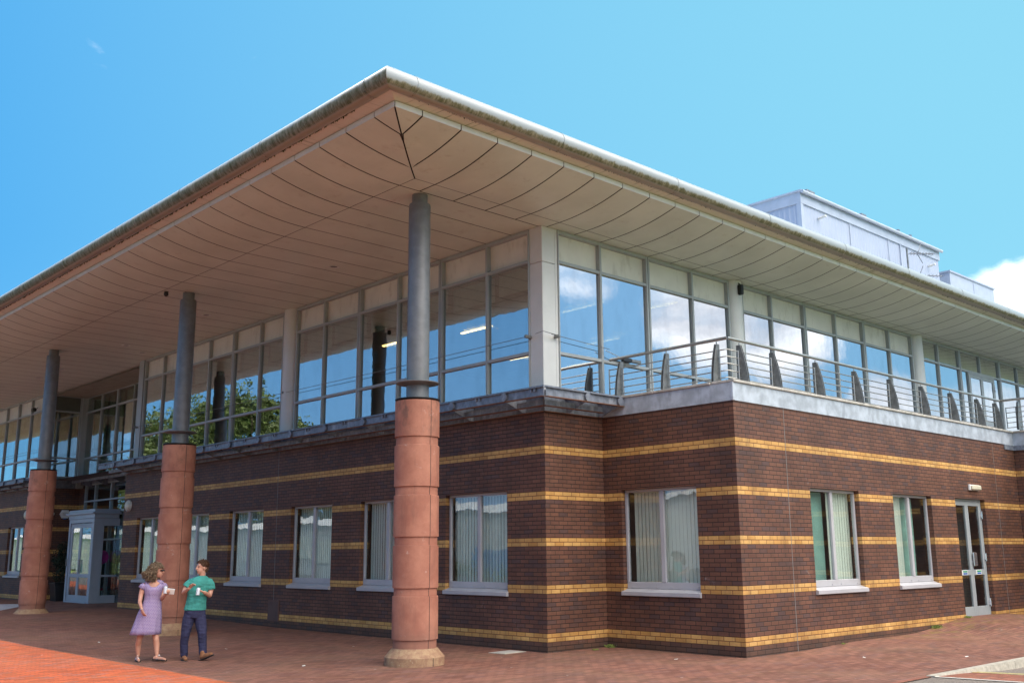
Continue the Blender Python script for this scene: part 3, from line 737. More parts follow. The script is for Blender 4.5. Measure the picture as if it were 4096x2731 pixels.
# recess glazing (plane x = 1.5), its return panel and the glazing above the porch
run([(18.6, True), (19.25, False), (20.75, True), (22.25, False), (23.75, True), (25.25, False), (26.74, False)], 1.5, 'y', 'glass', False)
for ya, yb in ((19.3, 20.7), (20.8, 22.2), (22.3, 23.7), (23.85, 24.6), (24.7, 25.2), (25.4, 26.6)):
    q = MB(); n = int((yb-ya)/.06)
    for i in range(n):
        u0, u1 = ya+(yb-ya)*i/n, ya+(yb-ya)*(i+1)/n
        q.add([(1.75+.03*(i % 2), u0, 4.7), (1.75+.03*((i+1) % 2), u1, 4.7), (1.75+.03*((i+1) % 2), u1, 7.7), (1.75+.03*(i % 2), u0, 7.7)], [(0, 1, 2, 3)])
    q.build('curtain', M['curtain'], B)
rp = MB(); rp.bbox(1.30, 1.56, 26.74, 26.86, WT, ZS, .01); rp.build('corner_post', M['frame'], B)
def bay_ret():
    f = MB()
    for a, b_ in ((.02, .06), (1.25, 1.30)): f.bbox(a, b_, 26.80, 26.9, ZB, ZS, .004)
    for z0, z1 in ((ZB, ZB+.065), (ZL-.03, ZL+.03), (ZT-.03, ZT+.03), (ZS-.07, ZS)): f.bbox(.06, 1.25, 26.81, 26.9, z0, z1, .004)
    o = f.build('window', M['frame'], B)
    q = MB(); q.box(.06, 1.25, 26.86, 26.866, ZB+.06, ZT-.03); q.build('pane', M['glass'], o)
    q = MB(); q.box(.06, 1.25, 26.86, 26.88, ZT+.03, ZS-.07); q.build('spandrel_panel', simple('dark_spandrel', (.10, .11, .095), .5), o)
    q = MB(); q.box(.1, 1.2, 27.0, 27.01, ZB+.1, ZT-.05); q.build('blind', simple('grey_green_blind', (.17, .20, .165), .8), o)
bay_ret()
def low_bay(ya, yb):
    w = yb-ya; f = MB()
    for a, b_ in ((.0, .03), (w-.03, w)): f.bbox(a, b_, -.05, .07, .05, 4.4, .004)
    for z in (.09, 2.3, 3.30, 4.36): f.bbox(.03, w-.03, -.045, .07, z-.035, z+.035, .004)
    f.bbox(.03, w-.03, -.045, .07, 3.70, 3.76, .004)
    o = f.build('window', M['frame'], B, (1.5, yb, 0), LR)
    for z0, z1 in ((.125, 2.265), (2.335, 3.265), (3.335, 3.70), (3.76, 4.325)):
        q = MB(); q.box(.03, w-.03, 0, .006, z0, z1); q.build('pane', M['glass_g'], o)
for a, b_ in ((18.9, 20.75), (20.76, 22.24), (22.25, 23.74), (23.75, 25.24), (25.25, 26.25)): low_bay(a, b_)
lp = MB(); lp.box(1.50, 1.69, 26.26, 26.9, 0, WT); lp.build('wall', M['brick'], B)
# return of the upper floor beyond the flat pier
ur = MB(); ur.box(.02, 1.5, 18.36, 18.42, WT, ZS); ur.build('return_panel', M['spandrel'], B)

# ---- piers
p_ = MB()
p_.bbox(0, .345, 0, .345, 4.60, 7.09, .008); p_.bbox(0, .345, 0, .345, 7.10, 7.80, .008); p_.bbox(.345, .41, 0.0, .2, 4.60, 7.80, .004)
p_.build('corner_pier', M['pier'], B)
def round_pier(x, y):
    q = MB(); q.lathe([(.26, 4.60), (.26, 7.80)], x, y, 40); return q.build('round_pier', M['pier'], B)
round_pier(6.26, .12); round_pier(15.33, .12); round_pier(24.35, .26)
round_pier(.12, 9.12)
q = MB(); q.bbox(-.03, .3, 17.98, 18.34, 4.60, 7.80, .008); q.build('flat_pier', M['frame'], B)
# small dark speaker on the first round pier
# ---- tensioned cables in front of the glass
cb = MB()
def cable(pts, sag=.0): cb.tube(pts, .006, 6)
for (a, b_, z) in ((.25, 9.0, 5.665), (9.2, 18.1, 5.665), (27.0, 39., 5.665)):
    cable([(-.12, a, z), (-.12, (a+b_)/2, z-.015), (-.12, b_, z)])
cable([(.1, -.12, 5.675), (1.72, -.12, 5.60)]); 
cable([(-.10, .1, 5.69), (-.13, -.13, 5.70), (.35, -.10, 5.68)])
cable([(1.38, 26.6, 5.66), (1.38, 20., 5.66)])
for y, z in ((.32, 5.67), (9.12, 5.67), (18.15, 5.67)):
    cb.bbox(-.16, -.0, y-.03, y+.03, z-.03, z+.03, .01)
cb.bbox(.28, .34, -.12, .0, 5.64, 5.70, .01)
cb.build('safety_cable', M['post'], B)

# ---- steel maintenance walkway round the left facade
WO = .55
def walkway():
    b = MB(); zt, zb = 4.56, 4.41
    def chan_y(y0, y1, x):        # C-channel along y
        b.box(x-.004, x+.004, y0, y1, zb, zt); b.box(x-.05, x+.05, y0, y1, zt, zt+.012); b.box(x-.05, x+.03, y0, y1, zb-.012, zb, 1)
        b.box(x-.01, x+.06, y0, y1, zt+.014, zt+.04)
    def chan_x(x0, x1, y):
        b.box(x0, x1, y-.004, y+.004, zb, zt); b.box(x0, x1, y-.05, y+.05, zt, zt+.012); b.box(x0, x1, y-.05, y+.03, zb-.012, zb, 1)
        b.box(x0, x1, y-.01, y+.06, zt+.014, zt+.04)
    chan_y(-WO, 19.75, -WO); chan_x(-WO+.055, 1.6, -WO); chan_y(27.0, 45, -WO)
    # inner beam and grating
    for (y0, y1) in ((0, 19.6), (27.0, 45)):
        b.box(-.27, -.262, y0-.25, y1, 4.30, 4.40); b.box(-.30, -.22, y0-.25, y1, 4.288, 4.30, 1)
        for k in range(5): x = -.50+.115*k; b.box(x-.003, x+.003, y0-.4, y1, 4.53, 4.56)
    b.box(-.25, 1.3, -.27, -.262, 4.30, 4.40); b.box(-.25, 1.3, -.30, -.22, 4.288, 4.30, 1)
    for k in range(5): y = -.50+.115*k; b.box(-.4, 1.5, y-.003, y+.003, 4.53, 4.56)
    # channel against the wall head
    b.box(-.02, -.002, 0, 19.2, WT+.004, 4.60); b.box(-.02, 1.55, -.02, -.002, WT+.004, 4.60); b.box(-.02, -.002, 27, 45, WT+.004, 4.60)
    b.box(-.05, .0, 0, 18.9, WT-.008, WT+.0, 1); b.box(0, 1.5, -.05, .0, WT-.008, WT, 1)
    return b
wk = walkway().build('maintenance_walkway', [M['galv'], M['rust']], B)
def bracket(name='bracket'):
    b = MB()   # local: x from wall outwards (-x), plate in xz
    b.prism([(-.0, 4.25), (-.0, 4.53), (-WO, 4.53), (-WO, 4.41), (-.12, 4.25)], -.006, .006, 'y')
    b.box(-WO+.02, -.0, -.04, .04, 4.53, 4.54)
    b.lathe([(.075, 0), (.075, .012)], 0, 0, 20)
    # disc end cap
    for i in range(len(b.v)-0): pass
    return b
def bracket_mesh():
    b = MB(); b.prism([(-.0, 4.25), (-.0, 4.53), (-WO, 4.53), (-WO, 4.41), (-.12, 4.25)], -.006, .006, 'y')
    b.box(-WO+.02, -.0, -.04, .04, 4.526, 4.538)
    b.tube([(-WO-.012, 0, 4.485), (-WO-.055, 0, 4.485)], .078, 20)
    return b
bm0 = bracket_mesh().build('bracket', M['galv'], wk, (0, .45, 0)); bd = bm0.data
def br(x, y, rz_): return link('bracket', bd, wk, (x, y, 0), rz_)
cl = MB(); cl.box(-WO-.035, -WO-.006, -.07, -.03, 4.50, 4.585); cl.box(-WO-.035, -WO-.006, .03, .07, 4.50, 4.585); cl.box(-WO-.03, -WO-.006, -.03, .03, 4.575, 4.585)
cd_ = cl.build('clip', M['galv'], wk, (0, -.30, 0)).data
for k in range(1, 14): link('clip', cd_, wk, (0, -.3+1.5*k, 0), 0)
for k in range(1, 13): br(0, .45+1.5*k, 0)
for k in range(12): br(0, 27.8+1.5*k, 0)
br(.55, 0, PI/2); br(1.45, 0, PI/2)
dgb = MB(); dgb.prism([(-.0, 4.25), (-.0, 4.60), (-WO*1.414-.03, 4.60), (-WO*1.414-.03, 4.40), (-.12, 4.25)], -.008, .008, 'y')
dgb.build('bracket', M['galv'], wk, (0, 0, 0), PI/4)
# walkway in the recess, lower
w2 = MB(); w2.box(.98, .99, 19, 26.85, 4.40, 4.53); w2.box(.95, 1.05, 19, 26.85, 4.53, 4.545); w2.box(.99, 1.45, 19, 26.85, 4.50, 4.51); w2.box(-.3, 1.0, 26.38, 26.39, 4.40, 4.53); w2.box(-.3, 1.4, 26.39, 26.85, 4.50, 4.515)
for k in range(5): w2.prism([(1.47, 4.25), (1.47, 4.52), (.99, 4.52), (.99, 4.42), (1.35, 4.25)], 19.6+1.5*k, 19.612+1.5*k, 'y')
w2.build('maintenance_walkway', M['galv'], B)
# steel channel under the upper floor in the recess
w3 = MB(); w3.box(1.45, 1.6, 18.9, 26.9, 4.36, 4.62); w3.box(0, 1.5, 26.86, 26.93, WT, 4.62); w3.build('edge_beam', M['galv'], B)

# ---- upper floor interior
it = MB()
it.add([(.25, .25, 4.5), (60, .25, 4.5), (60, 60, 4.5), (.25, 60, 4.5)], [(0, 1, 2, 3)], 0)
it.add([(.25, .25, 7.74), (60, .25, 7.74), (60, 60, 7.74), (.25, 60, 7.74)], [(3, 2, 1, 0)], 1)
it.add([(11., 11, 4.5), (11., 60, 4.5), (11., 60, 7.74), (11, 11, 7.74)], [(0, 1, 2, 3)], 2)
it.add([(11., 11, 4.5), (60, 11, 4.5), (60, 11, 7.74), (11, 11, 7.74)], [(0, 1, 2, 3)], 2)
for yy in (13.4,): it.add([(1.0, yy, 4.5), (11, yy, 4.5), (11, yy, 7.74), (1.0, yy, 7.74)], [(0, 1, 2, 3)], 2)
it.build('upper_interior', [M['carpet'], M['ceiling'], M['inwall'], M['black']], B)

# ------------------------------------------------------------------ roof
EX, EY = -4.858, -1.912      # lower edge of the curved soffit
IX, IY = -3.285, -.339       # where it turns flat
SZ, EZ = 7.80, 8.045
XE, YE = 52., 60.
P0 = .75; X0 = -4.3534; Y0 = X0-EX+EY
GAP = .0135
def curve(t):                # 0 at the flat, 1 at the edge
    return SZ+(EZ-SZ)*t*t
sof = MB(); NS = 10
def pan(us, ax):
    pass
def strip_panels(axis):
    """curved soffit panels on the side parallel to `axis` with a mitred hip"""
    e, i_, o0 = (EY, IY, X0) if axis == 'x' else (EX, IX, Y0)
    e2, i2 = (EX, IX) if axis == 'x' else (EY, IY)
    end = XE if axis == 'x' else YE
    js = [e2]+[o0+P0*k for k in range(int((end-o0)/P0)+1)]
    for a, b_ in zip(js[:-1], js[1:]):
        ga, gb = a+GAP, b_-GAP
        prev = None
        for s_ in range(NS+1):
            t = 1-s_/NS; w = i_+(e-i_)*t; z = curve(t)
            hip = e2+(w-e)+GAP*1.2          # along-coordinate of the hip at this depth
            lo, hi = max(ga, hip), max(gb, hip)
            cur = (lo, hi, w, z)
            if prev and (prev[1]-prev[0] > 1e-4 or hi-lo > 1e-4):
                q = [(prev[0], prev[2], prev[3]), (prev[1], prev[2], prev[3]), (cur[1], cur[2], cur[3]), (cur[0], cur[2], cur[3])]
                if axis == 'y': q = [(y, x, z_) for x, y, z_ in q][::-1]
                sof.add(q, [(0, 1, 2, 3)], 0, True)
            prev = cur
    return js
jx = strip_panels('x'); jy = strip_panels('y')
# flat part, right-hand side: narrow row between the bend and the glass
def quad(x0, x1, y0, y1, z=SZ, mi=0): 
    if x1-x0 > .01 and y1-y0 > .01: sof.add([(x0, y0, z), (x1, y0, z), (x1, y1, z), (x0, y1, z)], [(3, 2, 1, 0)], mi)
for a, b_ in zip(jx[:-1], jx[1:]):
    if b_ > IX+.2: quad(max(a, IX)+GAP, b_-GAP, IY+GAP, .093-GAP if b_ < .2 else .12)
ysj = [y for y in jy if y > .05]
for a, b_ in zip(ysj[:-1], ysj[1:]):
    # long boards running from the bend to the glass (and into the recess)
    xe = 1.8 if a > 17.9 else .15
    quad(IX+GAP, min(xe, IX+P0*99)-0, a+GAP*.8, b_-GAP*.8)
# dark backing above the joints
bkx = [(t, IX+(EX-IX)*t) for t in (0, .25, .5, .75, 1)]
dz = .03
sof.add([(IX-.02, IY-.02, SZ+dz), (XE, IY-.02, SZ+dz), (XE, YE, SZ+dz), (IX-.02, YE, SZ+dz)], [(3, 2, 1, 0)], 1)
for k in range(8):
    t0, t1 = k/8, (k+1)/8
    xa, xb, ya, yb = IX+(EX-IX)*t0, IX+(EX-IX)*t1, IY+(EY-IY)*t0, IY+(EY-IY)*t1
    za, zb = curve(t0)+dz, curve(t1)+dz
    sof.add([(xb, yb, zb), (XE, yb, zb), (XE, ya, za), (xa, ya, za)], [(3, 2, 1, 0)], 1)
    sof.add([(xb, yb, zb), (xa, ya, za), (xa, YE, za), (xb, YE, zb)], [(3, 2, 1, 0)], 1)
roof = MB()
RX, RY, RZ = -5.25, -2.26, 8.40
ridge_z = 10.6; off = 13.
roof.add([(RX, RY, RZ), (XE, RY, RZ), (XE, RY+off, ridge_z), (RX+off, RY+off, ridge_z), (RX+off, YE, ridge_z), (RX, YE, RZ), (XE, YE, ridge_z)],
         [(0, 1, 2, 3), (0, 3, 4, 5), (3, 2, 6, 4)])
ro = roof.build('roof', M['roof'], B)
sof.build('soffit', [M['soffit'], M['joint']], ro)
# bright edge strip with its joints
es = MB(); zs0, zs1 = EZ+.002, EZ+.088
for a, b_ in zip(jx[:-1], jx[1:]): es.box(a+GAP*.8, b_-GAP*.8, EY-.006, EY+.004, zs0, zs1)
for a, b_ in zip(jy[:-1], jy[1:]): es.box(EX-.006, EX+.004, a+GAP*.8, b_-GAP*.8, zs0, zs1)
es.build('edge_strip', M['strip'], ro)
eb = MB()
BX, BY, BZ = -5.048, -2.058, 8.242
eb.add([(EX+.02, EY+.02, zs1+.012), (XE, EY+.02, zs1+.012), (XE, BY, BZ), (BX, BY, BZ)], [(3, 2, 1, 0)])
eb.add([(EX+.02, EY+.02, zs1+.012), (BX, BY, BZ), (BX, YE, BZ), (EX+.02, YE, zs1+.012)], [(3, 2, 1, 0)])
eb.box(BX, XE, BY-.012, BY, BZ-.012, BZ+.05, 1); eb.box(BX-.012, BX, BY-.012, YE, BZ-.012, BZ+.05, 1)
eb.add([(BX-.01, BY-.01, BZ+.04), (XE, BY-.01, BZ+.04), (XE, BY-.16, BZ+.06), (BX-.16, BY-.16, BZ+.06)], [(3, 2, 1, 0)], 0)
eb.add([(BX-.01, BY-.01, BZ+.04), (BX-.16, BY-.16, BZ+.06), (BX-.16, YE, BZ+.06), (BX-.01, YE, BZ+.04)], [(3, 2, 1, 0)], 0)
eb.build('eaves_board', [M['board'], M['strip']], ro)
# round gutters
GX, GY, GZ, GR = BX-.102, BY-.102, 8.303, .153
def gutter(axis):
    b = MB(); seg = 32
    st = GX if axis == 'x' else GY; end = XE if axis == 'x' else YE
    joints = [0.0+.42+3.0*k for k in range(int((end-st)/3.0))]
    spans = []; c0 = 0.
    for j in joints: spans += [(c0, j-.012, GR), (j-.012, j+.012, GR+.005)]; c0 = j+.012
    spans.append((c0, end-st, GR))
    for (ua, ub, r) in spans:
        v = []
        for u in (ua, ub):
            for k in range(seg):
                a = 2*PI*k/seg; w = r*math.cos(a); z = GZ+r*math.sin(a); al = st+u+(w if u == 0 else 0)
                v.append((al, GY+w, z) if axis == 'x' else (GX+w, al, z))
        b.add(v, [(k, (k+1) % seg, seg+(k+1) % seg, seg+k) for k in range(seg)], 0, True)
    return b.build('gutter', M['gutter_x' if axis == 'x' else 'gutter_y'], ro)
gutter('x'); gutter('y')
# tufts of moss along the eaves board edge
ms = MB()
def tuft(x, y, z, s):
    for _ in range(3):
        a = random.uniform(0, 2*PI); dx, dy = math.cos(a)*s*.5, math.sin(a)*s*.5
        ms.add([(x-dx, y-dy, z+.005), (x+dx, y+dy, z+.005), (x+random.uniform(-1, 1)*s*.4, y+random.uniform(-1, 1)*s*.4, z-s*random.uniform(.5, 1.3))], [(0, 1, 2)])
for i in range(3200):
    u = random.uniform(0, 32)
    if noise.noise(Vector((u*.7, 3, 0))) > -.12: tuft(BX+.4+u, BY-.006+random.uniform(-.012, .02), BZ-.005, random.uniform(.02, .06))
for i in range(6000):
    u = random.uniform(0, 40)
    if noise.noise(Vector((u*.5, 9, 0))) > -.45: tuft(BX-.006+random.uniform(-.02, .03), BY+.9+u, BZ-.008, random.uniform(.02, .06))
ms.build('moss_fringe', M['moss'], ro)

# ------------------------------------------------------------------ roof plant rooms
def corrug(b, p0, p1, z0, z1, pitch=.2, amp=.03, mi=0):
    amp *= .45
    p0, p1 = Vector(p0), Vector(p1); L = (p1-p0).length; d = (p1-p0)/L; nrm = Vector((d.y, -d.x, 0)); n = int(L/pitch)
    pr = []
    for i in range(n):
        for f_, h in ((0, 0), (.5, 0), (.62, amp), (.88, amp)): pr.append(p0+d*(L*(i+f_)/n)+nrm*h)
    pr.append(p1)
    v = [(p.x, p.y, z) for p in pr for z in (z0, z1)]
    b.add(v, [(2*i, 2*i+2, 2*i+3, 2*i+1) for i in range(len(pr)-1)], mi)
pr_ = MB(); px0, px1, py0, py1, pz = 16.27, 26.6, 4.0, 14., 13.6
corrug(pr_, (px0, py1, 0), (px0, py0, 0), 8.5, pz-.42); corrug(pr_, (px0, py0, 0), (px1, py0, 0), 8.5, pz-.42)
pr_.box(px0-.05, px1+.05, py0-.06, py1, pz-.42, pz-.03, 1); pr_.box(px0-.10, px1+.1, py0-.12, py1, pz-.03, pz+.03, 1)
pr_.box(px0-.045, px0+.12, py0-.05, py0+.12, 8.5, pz-.42, 1); pr_.box(px0, px1, py0-.05, py0-.034, 12.2, 12.28, 1)
for x in (19.5, 22.35, 23.3): pr_.box(x-.03, x+.03, py0-.045, py0-.033, 8.5, pz-.42, 1)
pr_.box(px1-.05, px1, py0, py1, 8.5, pz-.42, 1)
for x, w in ((16.5, .5), (20.2, .35), (23.0, .12), (24.0, .1)): pr_.box(x, x+w, py0-.16, py0+.1, pz+.0, pz+.1, 2)
plant = pr_.build('plant_room', [M['corr'], M['corr_trim'], M['galv']], B)
tag(plant, 'pale lilac corrugated plant room on the roof')
for x, z in ((17.35, 12.87), (25.6, 12.75)):
    q = MB(); q.tube([(x, py0-.03, z), (x, py0-.32, z+.03)], .045, 10); q.build('vent_pipe', M['white'], plant)
gtr = MB(); gtr.tube([(px0-.1, py0-.16, pz-.05), (px1+.1, py0-.16, pz-.05)], .06, 8)
gtr.build('gutter', M['corr_trim'], plant)
q = MB(); q.box(27.6, 32.0, 4.0, 12, 8.5, 12.9); q.box(27.55, 32.05, 3.95, 12, 12.9, 12.97, 1); q.box(29.85, 29.88, 3.985, 4.0, 8.5, 12.9, 1)
tag(q.build('plant_room', [M['corr_trim'], M['corr']], B), 'lower smooth-sided plant room at the right')

# ------------------------------------------------------------------ stone columns under the canopy
def column(x, y, z0, label=None):
    c = bpy.data.objects.new('column', None); COL.objects.link(c); c.parent = B; c.location = (x, y, 0); c.empty_display_size = .3
    b = MB(); b.lathe([(.475, z0-.05), (.475, .125), (.465, .135), (.360, .255)], seg=64, smooth=True); b.box(-.005, .005, -.477, -.3, z0, .125, 1)
    b.build('plinth', [M['plinth'], M['joint']], c)
    zz = [(.387, 1.051), (1.176, 1.838), (1.975, 2.635), (2.772, 3.44), (3.579, 4.173)]
    for i, (a, t_) in enumerate(zz):
        b = MB(); R_ = .368
        if i == 0: low = .2552
        else: low = zz[i-1][1]+.002
        b.lathe([(.346, low), (.346, a), (R_, a+.001), (R_, t_-.006), (R_-.006, t_)], seg=64)
        b.box(-.0045, .0045, -R_-.0015, -.33, a+.002, t_-.002, 1); b.box(-.0045, .0045, -.3475, -.32, low, a, 1)
        b.build('drum', [M['sandstone'], M['joint']], c)
    b = MB(); b.lathe([(.30, 4.174), (.372, 4.20), (.372, 4.212), (.19, 4.22)], seg=48); b.build('cover_disc', M['black'], c)
    b = MB(); b.lathe([(.188, 4.21), (.188, 7.60), (.18, 7.625), (.136, 7.63), (.136, 7.80)], seg=40); b.build('steel_shaft', M['steel'], c)
    b = MB(); b.lathe([(.19, 4.44), (.355, 4.475), (.362, 4.485), (.355, 4.495), (.19, 4.50)], seg=48); b.build('collar', M['steel'], c)
    if label: c['label'] = label
    return c
for y in (.25, 9.18, 18.22, 27.2): column(-2.72, y, 0)

# ------------------------------------------------------------------ entrance porch
P = thing('entrance_porch', 'grey aluminium entrance porch with a glazed double door between brick walls', 'porch', (.6, 22.82, .13))
# local frame: x = world x - .6, y = world y - 22.82
b = MB()
b.bbox(-.02, .85, -.04, 2.40, 2.88, 3.20, .01); b.bbox(-.10, .9, -.10, 2.50, 3.03, 3.10, .01)
b.bbox(0, .08, 0, .17, 0, 2.88, .006); b.bbox(0, .08, 2.22, 2.36, 0, 2.88, .006); b.bbox(0, .08, .17, 2.22, 2.74, 2.88, .006)
b.bbox(.08, .30, 0, .05, 0, 2.88, .004); b.bbox(.30, .9, 0, .05, 0, .20, .004); b.bbox(.30, .9, 0, .05, 2.62, 2.88, .004); b.bbox(.3, .9, .005, .045, .88, .95, .004)
b.bbox(.34, .9, .0, .05, .20, .26, .004); b.bbox(.3, .36, 0, .05, .2, 2.62, .004)
b.build('frame', M['alum'], P)
q = MB(); q.box(.36, .9, .03, .036, .26, 2.62); q.build('pane', M['glass_g'], P)
dd = door(P, 0, 2.20, .02, LR, 2.03, 2.70, M['alum'], inset=.03, cross=.90, pw=.45)
q = MB(); q.bbox(.98, 1.03, -.03, .02, 1.0, 1.45, .006); q.build('handle', M['silver'], dd)
q = MB(); q.box(1.13, 1.22, .06, .064, 1.0, 1.30, 0); q.build('notice', M['green_sign'], dd)
q = MB()
for i in range(9): q.box(.62-.02*(i % 2), .80-.02*(i % 2), .064, .068, 1.02+.045*i, 1.04+.045*i)
q.build('notice', M['paper'], dd)
q = MB(); q.bbox(-.04, .0, 2.26, 2.33, 1.25, 1.5, .006); q.build('entry_panel', M['post'], P)
sn = thing('round_sign', 'magenta round sign seen through the side window of the porch', 'sign', (1.25, 23.6, .13))
q = MB(); q.lathe([(.24, 0), (.24, .02)], seg=36); so_ = q.build('disc', M['magenta'], sn, (0, 0, 1.55)); so_.rotation_euler = (PI/2, 0, 0)
q = MB(); q.box(-.02, .02, -.02, .02, 0, 1.4); q.box(-.15, .15, -.1, .1, 0, .03); q.build('stand', M['white'], sn)
ch = thing('red_chair', 'red upholstered chair inside the entrance lobby', 'chair', (1.2, 23.9, .13))
q = MB(); q.bbox(-.22, .22, -.22, .22, .40, .48, .02); q.build('seat', M['red'], ch)
q = MB(); q.bbox(-.22, .22, .18, .25, .5, .85, .02); q.build('backrest', M['red'], ch)
for sx in (-.19, .19):
    for sy in (-.19, .19): q = MB(); q.tube([(sx, sy, 0), (sx, sy, .4)], .012, 6); q.build('leg', M['silver'], ch)
# dark shrub in a planter between porch and brick return
pl = thing('planter', 'dark square planter standing left of the porch door', 'planter', (.75, 25.9, .13))
q = MB(); q.prism([(-.26, 0), (.26, 0), (.33, .62), (-.33, .62)], -.28, .28, 'y'); q.build('pot', M['black'], pl)
q = MB(); q.bbox(-.35, .35, -.3, .3, .6, .66, .01); q.build('rim', M['black'], pl)
def leaves(b, c, r, n, s, mi=0, fill=.5, cut=None):
    for _ in range(n):
        d = Vector((random.gauss(0, 1), random.gauss(0, 1), random.gauss(0, 1))).normalized()
        q_ = Vector((d.x*r[0], d.y*r[1], d.z*r[2]))*(random.random()**fill)+Vector(c)
        if noise.noise(q_*cut if cut else q_*2.) < -.18: continue
        a = Vector((random.gauss(0, 1), random.gauss(0, 1), random.gauss(0, 1))).normalized()*s*random.uniform(.6, 1.3)
        e = a.cross(Vector((random.gauss(0, 1), random.gauss(0, 1), random.gauss(0, 1)))).normalized()*s*.5
        b.add([q_-a, q_+e, q_+a, q_-e], [(0, 1, 2, 3)], mi)
sh = thing('potted_shrub', 'dark leafy shrub growing out of the square planter', 'shrub', (.75, 25.9, .76))
q = MB(); leaves(q, (0, 0, .72), (.42, .42, .8), 2600, .045, 0, .45, 3.); q.build('foliage', M['leaf2'], sh)
q = MB(); q.tube([(0, 0, -.1), (.03, .0, .5), (0, .02, 1.1)], [.03, .025, .01], 6); q.build('stem', M['bark'], sh)

# ------------------------------------------------------------------ fixtures on the walls and soffit
def bulkhead(x, y, z, rz_, label, r=.17):
    t_ = thing('wall_lamp', label, 'wall lamp', (x, y, z), rz_, 'round white wall lamps')
    q = MB(); q.lathe([(r, 0), (r*1.02, .05), (r*.96, .07)], seg=36); o = q.build('rim', M['white'], t_); o.rotation_euler = (0, -PI/2, 0)
    q = MB(); q.lathe([(r*.93, .05), (r*.9, .085), (r*.7, .11), (r*.3, .125), (.005, .128)], seg=36); o = q.build('diffuser', M['cream'], t_); o.rotation_euler = (0, -PI/2, 0)
bulkhead(-.003, 18.42, 3.24, 0, 'round cream wall lamp on the brick between the porch and the middle column')
bulkhead(-.003, 27.9, 3.26, 0, 'round wall lamp half hidden behind the leftmost stone column')
t_ = thing('door_lamp', 'small yellowed box lamp on the brick above the right-hand double door', 'wall lamp', (10.94, -3.022, 3.04))
q = MB(); q.bbox(-.26, .26, -.05, 0, 0, .13, .01); q.build('base', M['white'], t_)
q = MB(); q.bbox(-.22, .26, -.10, -.051, .01, .12, .02); q.build('diffuser', M['cream'], t_)
t_ = thing('alarm_box', 'white hexagonal alarm box with a blue light below on the recessed brick wall', 'alarm box', (1.0, 26.895, 3.28))
q = MB(); q.prism([(-.19, 0), (-.11, .15), (.11, .15), (.19, 0), (.11, -.15), (-.11, -.15)], -.07, 0, 'y'); q.build('cover', M['white'], t_)
q = MB(); q.box(-.10, .10, -.074, -.0705, .02, .03); q.box(-.10, .10, -.074, -.0705, -.03, -.02); q.build('lettering', M['post'], t_)
q = MB(); q.bbox(-.05, .05, -.06, 0, -.19, -.155, .005); q.build('strobe', M['blue_sign'], t_)
t_ = thing('security_light', 'small pale light on the recessed wall beside the alarm box', 'light', (.56, 26.895, 3.28))
q = MB(); q.ellipsoid((0, -.05, 0), (.05, .06, .06)); q.build('lens', M['cream'], t_)
q = MB(); q.bbox(-.05, .05, -.03, 0, -.05, .05, .005); q.build('base', M['white'], t_)
t_ = thing('wall_vent', 'brown metal vent cover low on the brick wall below the movement joint', 'vent', (-.002, 9.38, .14))
q = MB(); q.bbox(-.02, 0, -.26, .26, 0, .50, .006); q.build('cover', simple('vent_brown', (.13, .065, .05), .7), t_)
q = MB(); q.box(-.024, -.0205, -.22, .22, .04, .46); q.build('plate', simple('vent_plate', (.11, .06, .048), .7), t_)
t_ = thing('soffit_camera', 'small dark dome camera hanging from the soffit left of the middle column', 'camera', (-3.18, 9.40, 7.80))
q = MB(); q.lathe([(.05, -.02), (.05, 0)], seg=20); q.build('mount', M['black'], t_)
q = MB(); q.ellipsoid((0, 0, -.06), (.055, .055, .055)); q.build('dome', M['black'], t_)
t_ = thing('wall_speaker', 'small black speaker at the head of the round pier above the terrace', 'speaker', (6.22, -.19, 7.56))
q = MB(); q.bbox(-.05, .05, -.06, .06, -.10, .14, .02); q.build('body', M['black'], t_)
q = MB(); q.tube([(0, 0, .14), (0, .08, .2)], .012, 6); q.build('bracket', M['black'], t_)
t_ = thing('floodlight', 'small black floodlight under the soffit beside the far left column', 'light', (-.12, 27.9, 7.28))
q = MB(); q.bbox(-.08, .06, -.12, .12, -.08, .06, .02); q.build('body', M['black'], t_)
q = MB(); q.tube([(.05, 0, 0), (.14, 0, .1)], .015, 6); q.build('arm', M['black'], t_)
dl = [(-1.40, 4.99, 'nearest the corner column'), (-1.40, 10.96, 'just right of the middle column'), (-1.40, 16.10, 'beyond the middle column'), (-.59, 16.82, 'closest to the glass wall'),
      (-1.43, 21.27, 'right of the leftmost column'), (-1.43, 23.5, 'left of the leftmost column')]
for i, (x, y, w) in enumerate(dl):
    t_ = thing('downlight', 'round recessed soffit downlight '+w, 'downlight', (x, y, 7.80), 0, 'downlights in the canopy soffit')
    q = MB(); q.lathe([(.075, .0), (.12, -.002), (.125, -.012), (.10, -.018), (.078, -.006)], seg=28, close=False); q.build('ring', M['white'], t_)
    q = MB(); q.lathe([(.075, -.003), (.03, -.004)], seg=20); q.build('lens', M['steel'], t_)
t_ = thing('potted_plant', 'spiky potted plant standing behind the terrace glass near the corner pier', 'plant', (2.35, .55, 4.5))
q = MB(); q.lathe([(.12, .45), (.17, .75), (.16, .75)], seg=20); q.box(-.3, .3, -.2, .2, 0, .44); q.build('pot', M['white'], t_)
q = MB(); random.seed(11)
for k in range(16):
    a = k*2.4; l = random.uniform(.3, .55); c_, s_ = math.cos(a), math.sin(a)
    q.add([(c_*.02-s_*.015, s_*.02+c_*.015, .72), (c_*.02+s_*.015, s_*.02-c_*.015, .72), (c_*l*.5, s_*l*.5, .72+l)], [(0, 1, 2)])
q.build('leaves', M['weed'], t_)
t_ = thing('cable_tensioner', 'small black tensioner box on the cable behind the end of the terrace handrail', 'tensioner', (2.2, -.13, 5.44))
